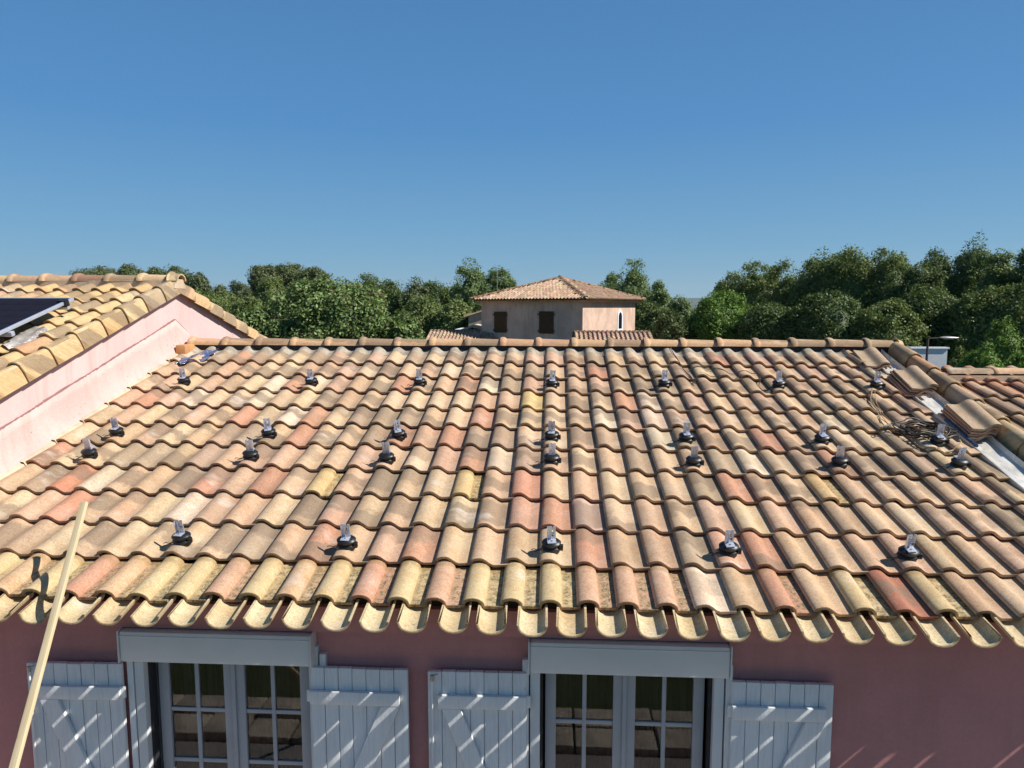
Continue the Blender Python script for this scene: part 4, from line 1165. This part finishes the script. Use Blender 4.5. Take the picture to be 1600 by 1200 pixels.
# low annex roofs in front
def gable_annex(name, px0, px1, py_r, Dd, depth, pal, wts, label, zdrop=1.0, left_clip=0, wallmat='tower_wall'):
    pa, pb = at(px0, py_r, Dd), at(px1, py_r, Dd)
    z = (pa.z + pb.z) / 2; W_ = pb.x - pa.x
    root = empty(name, ((pa.x + pb.x) / 2, Dd, 0)); tag(root, label, 'house')
    x0, x1 = -W_ / 2, W_ / 2
    MB().box(x0 + .1, x1 - .1, -depth + .5, depth - .5, 0, z - zdrop - .02).build('wall', M[wallmat], root, False)
    mb = MB()
    mb.poly([(x0, -depth, z - zdrop - .06), (x1, -depth, z - zdrop - .06), (x1, 0, z - .06), (x0, 0, z - .06)])
    mb.poly([(x0, depth, z - zdrop - .06), (x0, 0, z - .06), (x1, 0, z - .06), (x1, depth, z - zdrop - .06)])
    mb.poly([(x0 + .1, -depth + .5, z - zdrop - .1), (x0 + .1, depth - .5, z - zdrop - .1), (x0 + .1, 0, z - .08)]); mb.poly([(x1 - .1, -depth + .5, z - zdrop - .1), (x1 - .1, depth - .5, z - zdrop - .1), (x1 - .1, 0, z - .08)])
    mb.build('roof_deck', M[wallmat], root, False)
    its = clad([(x0, -depth, z - zdrop), (x1, -depth, z - zdrop)], [(x0, 0, z), (x1, 0, z)], r4, pal, wts)
    its += clad([(x1, depth, z - zdrop), (x0, depth, z - zdrop)], [(x1, 0, z), (x0, 0, z)], r4, pal, wts)
    join_tiles('roof_tiles', its, root, M['tile'])
    n_ = max(2, int(W_ / .38))
    for k in range(n_):
        mb = MB(); half_round(mb, (x0 + W_ * k / n_, 0, z + .02), (x0 + W_ * (k + 1.08) / n_, 0, z + .02), .10)
        o = mb.build('ridge_tile', M['tile'], root); o.color = (*r4.choice(pal), 1)
    return root
gable_annex('low_annex', 897, 1014, 519.5, 33.5, 3.6, pal_t, (3, 3, 3, 2, 2), 'low tiled annex roof in front of the tower wall with the arched window', 1.0)
gable_annex('low_house', 672, 770, 517.5, 41, 3.6, pal_t, (4, 4, 2, 1, 1), 'low house whose pale tiled roof shows left of the tower house', 1.0)
# grey house behind left
gh = empty('grey_house', at(745, 520, 47)); gh.location.z = 0
tag(gh, 'small grey beige house gable seen just left of the tower', 'house')
mb = MB(); zz = at(745, 490, 47).z; mb.box(-.55, 1.6, 0, 5, 0, zz - .25); 
mb.prism([(-.55, 0, zz - .25), (1.6, 0, zz - .25), (1.6, 0, zz + .55), (-.55, 0, zz - .12)], (0, 5, 0)); mb.build('wall', M['grey_wall'], gh, False)
mb = MB(); mb.prism([(-.85, -.2, zz - .24), (1.7, -.2, zz + .56), (1.7, -.2, zz + .66), (-.85, -.2, zz - .14)], (0, 5.4, 0)); o = mb.build('roof', M['mortar'], gh, False)
mb = MB(); z_ = at(735, 508, 43).z; mb.box(-.9, .9, -4.2, -1.0, 0, z_ - .25); mb.build('porch_wall', M['offwhite'], gh, False)
mb = MB(); mb.prism([(-1.1, -4.4, z_ - .45), (0.2, -4.4, z_ + .02), (1.2, -4.4, z_ - .25), (1.2, -4.4, z_ - .4), (.2, -4.4, z_ - .12), (-1.1, -4.4, z_ - .6)], (0, 3.4, 0)); mb.build('porch_roof', M['mortar'], gh, False)

# ================================================================== STREET LAMP + WHITE WALL
lp = at(1448, 560, 21); lz = at(1448, 528.5, 21).z
sl_ = empty('street_lamp', (lp.x, lp.y, 0)); tag(sl_, 'grey street lamp with a horizontal arm in front of the dark trees', 'street lamp')
MB().cyl((0, 0, 0), (0, 0, lz - .02), .050, .030, 12).build('pole', M['lamp_post'], sl_)
MB().tube([(0, 0, lz - .05), (.012, 0, lz - .012), (.05, 0, lz), (.36, 0, lz + .012)], .016, 8).build('arm', M['lamp_post'], sl_)
mb = MB(); n = 12; rings = []
for x, hw, ht in ((.33, .03, .02), (.40, .06, .035), (.55, .09, .042), (.72, .075, .030), (.84, .03, .012)):
    rings.append([mb.bm.verts.new((x, cos(2 * pi * k / n) * hw, lz + .018 + sin(2 * pi * k / n) * ht * (1 if sin(2 * pi * k / n) > 0 else .6))) for k in range(n)])
for a, b in zip(rings, rings[1:]):
    for k in range(n): mb.bm.faces.new((a[k], a[(k + 1) % n], b[(k + 1) % n], b[k]))
mb.bm.faces.new(rings[0]); mb.bm.faces.new(list(reversed(rings[-1]))); hd = mb.build('lamp_head', M['iron'], sl_)
MB().box(.45, .68, -.05, .05, lz - .022, lz - .004, .004).build('lens', M['offwhite'], hd)
pa = at(1424, 545, 27); pb = at(1474, 545, 27)
gw = empty('garden_wall', ((pa.x + pb.x) / 2, 27, 0)); tag(gw, 'white wall section behind the street lamp pole', 'wall')
wx = (pb.x - pa.x) / 2
MB().box(-wx, wx + .15, 0, .2, 0, pa.z).build('wall_panel', M['offwhite'], gw, False)
MB().box(-wx - .05, wx + .2, -.05, .25, pa.z, pa.z + .06).build('coping', M['offwhite'], gw, False)

# ================================================================== TREES
def ico(sub=2):
    bm = bmesh.new(); bmesh.ops.create_icosphere(bm, subdivisions=sub, radius=1)
    v = np.array([q.co[:] for q in bm.verts], dtype=np.float32); f = np.array([[q.index for q in p.verts] for p in bm.faces], dtype=np.int32); bm.free(); return v, f
ICO = ico(2)
def crown_mesh(name, rng, R, nclump, nleaf, leaf, mat, clump=.30, flat=.7, shell=.35, core=.62, lenr=1.5):
    """crown around the origin with radii R; kite-shaped leaves in clumps that overlap a lumpy body, ragged sprigs at the rim"""
    R = np.array(R, dtype=np.float64); Rm = R.mean()
    nclump = int(nclump * 2.4)
    ph = rng.uniform(0, 6.28, (7, 1)); fr = rng.normal(0, 1, (7, 3)) * np.array([1.6, 1.6, 2.2, 2.6, 3.2, 4.2, 5.5])[:, None]
    am = np.array([.10, .10, .08, .07, .05, .04, .03])[:, None]
    def lump(u): return 1 + (am * np.sin(fr @ u.T + ph)).sum(0)
    # body: clump centres sit on and inside the lumpy surface
    d = rng.normal(size=(nclump, 3)); d /= np.linalg.norm(d, axis=1)[:, None]
    rc = clump * rng.uniform(.45, 1.0, nclump)
    rad = np.where(rng.uniform(0, 1, nclump) < .72, 1.0, rng.uniform(.3, .9, nclump)) * lump(d) - rc * .80
    cen = d * rad[:, None] * R * .94
    cr3 = rc[:, None] * np.array([Rm, Rm, Rm * flat])
    wts = rc ** 2; wts /= wts.sum(); tot = nleaf; nb = int(tot * .22); ncl = tot - nb
    ci = rng.choice(nclump, ncl, p=wts)
    u = rng.normal(size=(ncl, 3)); u /= np.linalg.norm(u, axis=1)[:, None]
    rr = 1 - shell * rng.uniform(0, 1, ncl) ** 1.2 + rng.normal(0, .09, ncl)
    P = cen[ci] + u * cr3[ci] * rr[:, None]
    ub = rng.normal(size=(nb, 3)); ub /= np.linalg.norm(ub, axis=1)[:, None]
    Pb = ub * (lump(ub) * rng.uniform(.70, .93, nb))[:, None] * R
    P = np.vstack([P, Pb]); u = np.vstack([u, ub]); cl = rng.uniform(0, 1, nclump)
    cf = np.concatenate([cl[ci], rng.uniform(0, .6, nb)])
    P += rng.normal(0, leaf * .5, P.shape)
    nrm = u * .8 + rng.normal(0, .6, (tot, 3)); nrm[:, 2] += .3; nrm /= np.linalg.norm(nrm, axis=1)[:, None]
    t = rng.normal(size=(tot, 3)); t -= nrm * (t * nrm).sum(1)[:, None]; t /= np.linalg.norm(t, axis=1)[:, None]
    b = np.cross(nrm, t); s = leaf * rng.uniform(.55, 1.25, tot)[:, None]
    v = np.empty((tot, 4, 3), dtype=np.float32)
    v[:, 0] = P - t * s * lenr * .5; v[:, 1] = P + b * s * .42 + nrm * s * .12; v[:, 2] = P + t * s * lenr * .5; v[:, 3] = P - b * s * .42 + nrm * s * .12
    q = np.arange(tot * 4, dtype=np.int32).reshape(-1, 4)
    iv, iff = ICO
    L_ = lump(iv.astype(np.float64))
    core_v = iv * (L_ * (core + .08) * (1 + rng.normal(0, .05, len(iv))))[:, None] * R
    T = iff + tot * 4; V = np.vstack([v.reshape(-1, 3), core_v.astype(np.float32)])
    ca = np.concatenate([np.repeat(cf, 4), np.full(len(iv), -.6)])  # added core blocks light; crown's inner shade put into its darkest tone
    me = bpy.data.meshes.new(name)
    me.vertices.add(len(V)); me.vertices.foreach_set('co', V.ravel())
    nl = q.size + T.size; me.loops.add(nl); me.loops.foreach_set('vertex_index', np.concatenate([q.ravel(), T.ravel()]))
    me.polygons.add(len(q) + len(T))
    me.polygons.foreach_set('loop_start', np.concatenate([np.arange(len(q)) * 4, q.size + np.arange(len(T)) * 3]).astype(np.int32))
    me.polygons.foreach_set('loop_total', np.concatenate([np.full(len(q), 4), np.full(len(T), 3)]).astype(np.int32))
    me.update(calc_edges=True)
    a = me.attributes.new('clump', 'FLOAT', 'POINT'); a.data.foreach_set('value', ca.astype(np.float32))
    me.materials.append(mat); return me
seed_ = [100]
def tree(name, px, top, wpx, Dd, mat, label, cat, group=None, nclump=34, nleaf=9000, leaf=None, depth=1.0, clump=.30, base=None, flat=.75, hfac=None, shell=.35, core=.62, zb=None):
    seed_[0] += 1; rng = np.random.default_rng(seed_[0])
    c = at(px, top, Dd); rx = wpx / FPX * Dd / 2; ztop = c.z
    zbot = (at(px, base, Dd).z if base else .8) if zb is None else zb
    zbot = min(zbot, ztop - rx * .6)
    rz = (ztop - zbot) / 2; cz = (ztop + zbot) / 2
    root = empty(name, (c.x, Dd, 0)); tag(root, label, cat, group)
    leaf = leaf or max(.10, Dd * .0030)
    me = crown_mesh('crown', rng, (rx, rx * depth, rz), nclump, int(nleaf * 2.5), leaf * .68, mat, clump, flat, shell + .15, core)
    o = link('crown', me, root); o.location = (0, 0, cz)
    m_ = MB(); r0 = max(.10, rx * .075)
    m_.tube([(0, 0, 0), (.1 * rx * .3, 0, cz * .35), (-.05 * rx, 0, cz * .7), (0, 0, cz)], r0, 8, [r0, r0 * .8, r0 * .65, r0 * .45])
    for k in range(5):
        a = k * 1.26 + rng.uniform(-.3, .3); z0 = cz * (.45 + .09 * k)
        m_.tube([(0, 0, z0), (cos(a) * rx * .25, sin(a) * rx * .25 * depth, z0 + rz * .25), (cos(a) * rx * .6, sin(a) * rx * .6 * depth, z0 + rz * .55)], r0 * .3, 6, [r0 * .4, r0 * .26, r0 * .1])
    m_.build('trunk', M['bark'], root)
    return root
PG = 'umbrella pines on the skyline at left'
for i, (px, top, w_, D_) in enumerate([(128, 419, 52, 150), (163, 413, 52, 155), (202, 410, 56, 150), (243, 411, 54, 148), (278, 414, 52, 152), (308, 424, 44, 146)]):
    tree('pine_tree', px, top, w_, D_, M['l_pine'], ['leftmost pine of the skyline row above the left roof', 'second pine from left in the skyline row', 'third pine from left in the skyline row above the left ridge', 'third pine from right in the skyline row above the left ridge', 'second pine from right in the skyline row', 'lowest rightmost pine of the skyline row above the gable'][i], 'pine tree', PG, 16, 2600, .42, 1, .34, base=458, flat=.6, zb=6.5)
for i, (px, top, w_, D_) in enumerate([(348, 446, 46, 190), (372, 437, 36, 200), (392, 441, 34, 190)]):
    tree('small_pine', px, top, w_, D_, M['l_pine'], ['small distant pine just right of the skyline row', 'small distant pine in the middle of the dip', 'small distant pine touching the tall dark pines'][i], 'pine tree', 'distant pines in the dip', 10, 1300, .5, 1, .36, flat=.65, zb=3)
for i, (px, top, w_, D_) in enumerate([(412, 404, 62, 105), (452, 403, 66, 108), (490, 411, 50, 104)]):
    tree('tall_pine', px, top, w_, D_, M['l_pine'], ['tall dark pine left above the fig tree', 'tall dark pine in the middle above the fig tree', 'tall dark pine right, behind the top of the fig tree'][i], 'pine tree', 'tall pines behind the fig tree', 20, 4500, .32, 1, .32, flat=.62, zb=5)
for i, (px, top, w_, D_) in enumerate([(318, 452, 80, 62), (350, 450, 70, 66), (385, 458, 60, 58), (425, 430, 60, 70)]):
    tree('shrub_tree', px, top, w_, D_, M['l_oak'], ['green shrub right beside the gable apex', 'green shrub between the gable and the small pines', 'green shrub left behind the fig tree', 'green shrub in front of the tall pines'][i], 'tree', 'green shrubs behind the left house', 22, 4500, .22)
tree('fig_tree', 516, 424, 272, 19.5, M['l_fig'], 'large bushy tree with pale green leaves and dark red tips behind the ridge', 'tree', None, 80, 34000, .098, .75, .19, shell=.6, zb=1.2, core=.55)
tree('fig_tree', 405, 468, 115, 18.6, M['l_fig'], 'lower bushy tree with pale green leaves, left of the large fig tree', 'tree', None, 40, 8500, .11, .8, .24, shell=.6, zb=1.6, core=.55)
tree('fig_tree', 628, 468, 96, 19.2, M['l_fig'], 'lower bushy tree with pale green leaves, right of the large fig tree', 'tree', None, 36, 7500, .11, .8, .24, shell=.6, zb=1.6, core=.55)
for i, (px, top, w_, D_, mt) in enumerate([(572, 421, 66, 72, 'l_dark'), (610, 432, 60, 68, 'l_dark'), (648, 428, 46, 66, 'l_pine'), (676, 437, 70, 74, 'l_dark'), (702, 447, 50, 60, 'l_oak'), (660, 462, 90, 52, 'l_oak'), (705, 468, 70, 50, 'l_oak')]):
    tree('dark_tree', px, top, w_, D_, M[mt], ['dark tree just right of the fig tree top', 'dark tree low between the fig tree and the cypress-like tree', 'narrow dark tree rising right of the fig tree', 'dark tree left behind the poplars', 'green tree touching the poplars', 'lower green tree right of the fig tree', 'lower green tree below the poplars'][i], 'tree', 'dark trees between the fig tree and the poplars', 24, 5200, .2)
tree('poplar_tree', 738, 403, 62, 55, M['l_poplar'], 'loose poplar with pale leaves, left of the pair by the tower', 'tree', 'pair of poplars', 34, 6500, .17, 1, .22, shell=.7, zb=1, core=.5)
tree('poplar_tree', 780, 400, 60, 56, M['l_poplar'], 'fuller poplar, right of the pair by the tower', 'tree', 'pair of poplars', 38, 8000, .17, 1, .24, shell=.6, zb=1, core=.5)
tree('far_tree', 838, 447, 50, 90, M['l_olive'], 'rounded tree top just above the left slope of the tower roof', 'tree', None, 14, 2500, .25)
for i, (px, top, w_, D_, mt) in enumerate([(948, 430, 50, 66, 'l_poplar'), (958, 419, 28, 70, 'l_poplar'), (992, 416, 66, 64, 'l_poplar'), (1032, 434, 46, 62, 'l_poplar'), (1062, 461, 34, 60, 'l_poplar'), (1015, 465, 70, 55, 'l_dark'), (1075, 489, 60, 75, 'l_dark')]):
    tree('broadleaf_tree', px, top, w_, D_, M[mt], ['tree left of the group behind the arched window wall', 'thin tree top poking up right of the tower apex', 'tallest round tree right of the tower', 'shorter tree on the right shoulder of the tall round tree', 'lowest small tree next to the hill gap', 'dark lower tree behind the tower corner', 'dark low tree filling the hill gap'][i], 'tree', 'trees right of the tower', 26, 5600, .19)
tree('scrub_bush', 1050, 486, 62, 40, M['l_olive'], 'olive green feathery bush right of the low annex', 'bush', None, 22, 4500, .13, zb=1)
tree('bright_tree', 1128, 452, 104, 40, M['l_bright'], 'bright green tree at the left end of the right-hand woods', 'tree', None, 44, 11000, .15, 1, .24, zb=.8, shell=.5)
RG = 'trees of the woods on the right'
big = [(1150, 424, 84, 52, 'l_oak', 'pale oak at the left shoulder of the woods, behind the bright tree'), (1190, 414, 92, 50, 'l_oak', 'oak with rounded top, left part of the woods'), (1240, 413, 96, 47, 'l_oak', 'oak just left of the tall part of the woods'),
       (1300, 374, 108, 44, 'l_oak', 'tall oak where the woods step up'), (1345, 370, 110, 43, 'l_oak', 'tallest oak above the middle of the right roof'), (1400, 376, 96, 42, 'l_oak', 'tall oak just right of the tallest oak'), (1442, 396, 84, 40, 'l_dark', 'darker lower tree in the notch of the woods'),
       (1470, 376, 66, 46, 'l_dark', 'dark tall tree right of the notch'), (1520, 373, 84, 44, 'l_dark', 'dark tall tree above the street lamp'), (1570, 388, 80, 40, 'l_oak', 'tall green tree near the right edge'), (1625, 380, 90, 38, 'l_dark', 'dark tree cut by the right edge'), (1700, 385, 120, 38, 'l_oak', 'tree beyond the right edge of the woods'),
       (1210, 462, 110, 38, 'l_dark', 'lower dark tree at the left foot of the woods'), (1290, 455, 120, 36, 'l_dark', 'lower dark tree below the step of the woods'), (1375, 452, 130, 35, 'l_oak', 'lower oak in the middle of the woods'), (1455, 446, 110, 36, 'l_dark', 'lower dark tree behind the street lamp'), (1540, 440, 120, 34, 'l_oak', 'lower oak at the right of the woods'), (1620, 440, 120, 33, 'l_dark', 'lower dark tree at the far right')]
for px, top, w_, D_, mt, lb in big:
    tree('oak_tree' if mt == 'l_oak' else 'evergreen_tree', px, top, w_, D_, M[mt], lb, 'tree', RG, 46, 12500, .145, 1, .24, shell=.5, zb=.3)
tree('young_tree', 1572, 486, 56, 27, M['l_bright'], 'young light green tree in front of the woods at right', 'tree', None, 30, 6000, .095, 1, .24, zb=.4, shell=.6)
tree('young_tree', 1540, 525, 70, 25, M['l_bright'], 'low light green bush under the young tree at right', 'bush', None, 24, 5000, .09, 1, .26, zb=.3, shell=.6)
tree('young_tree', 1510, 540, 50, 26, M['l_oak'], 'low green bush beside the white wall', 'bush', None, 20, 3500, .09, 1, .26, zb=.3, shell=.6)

# fix: window and box children were built in world coordinates under an offset parent
for o in list(bpy.data.objects):
    if o.parent is not None and o.parent.parent is house and not o.parent.name.startswith('shutter') and not o.parent.name.startswith('valley'):
        if o.type == 'MESH': o.location = (0, 0, 0)

# ================================================================== AIR
hz = MB().box(-8800, 8800, -60, 8990, -1.2, 260).mesh('haze', None, False)
hm = bpy.data.materials.new('pale_haze'); hm.use_nodes = True; hn = hm.node_tree; hn.nodes.remove(hn.nodes['Principled BSDF'])
pv = hn.nodes.new('ShaderNodeVolumePrincipled'); pv.inputs['Color'].default_value = (.80, .90, 1, 1); pv.inputs['Density'].default_value = HAZE; pv.inputs['Anisotropy'].default_value = .2
hn.links.new(pv.outputs[0], hn.nodes['Material Output'].inputs['Volume']); hz.materials.append(hm)
tag(link('haze', hz), kind='stuff')
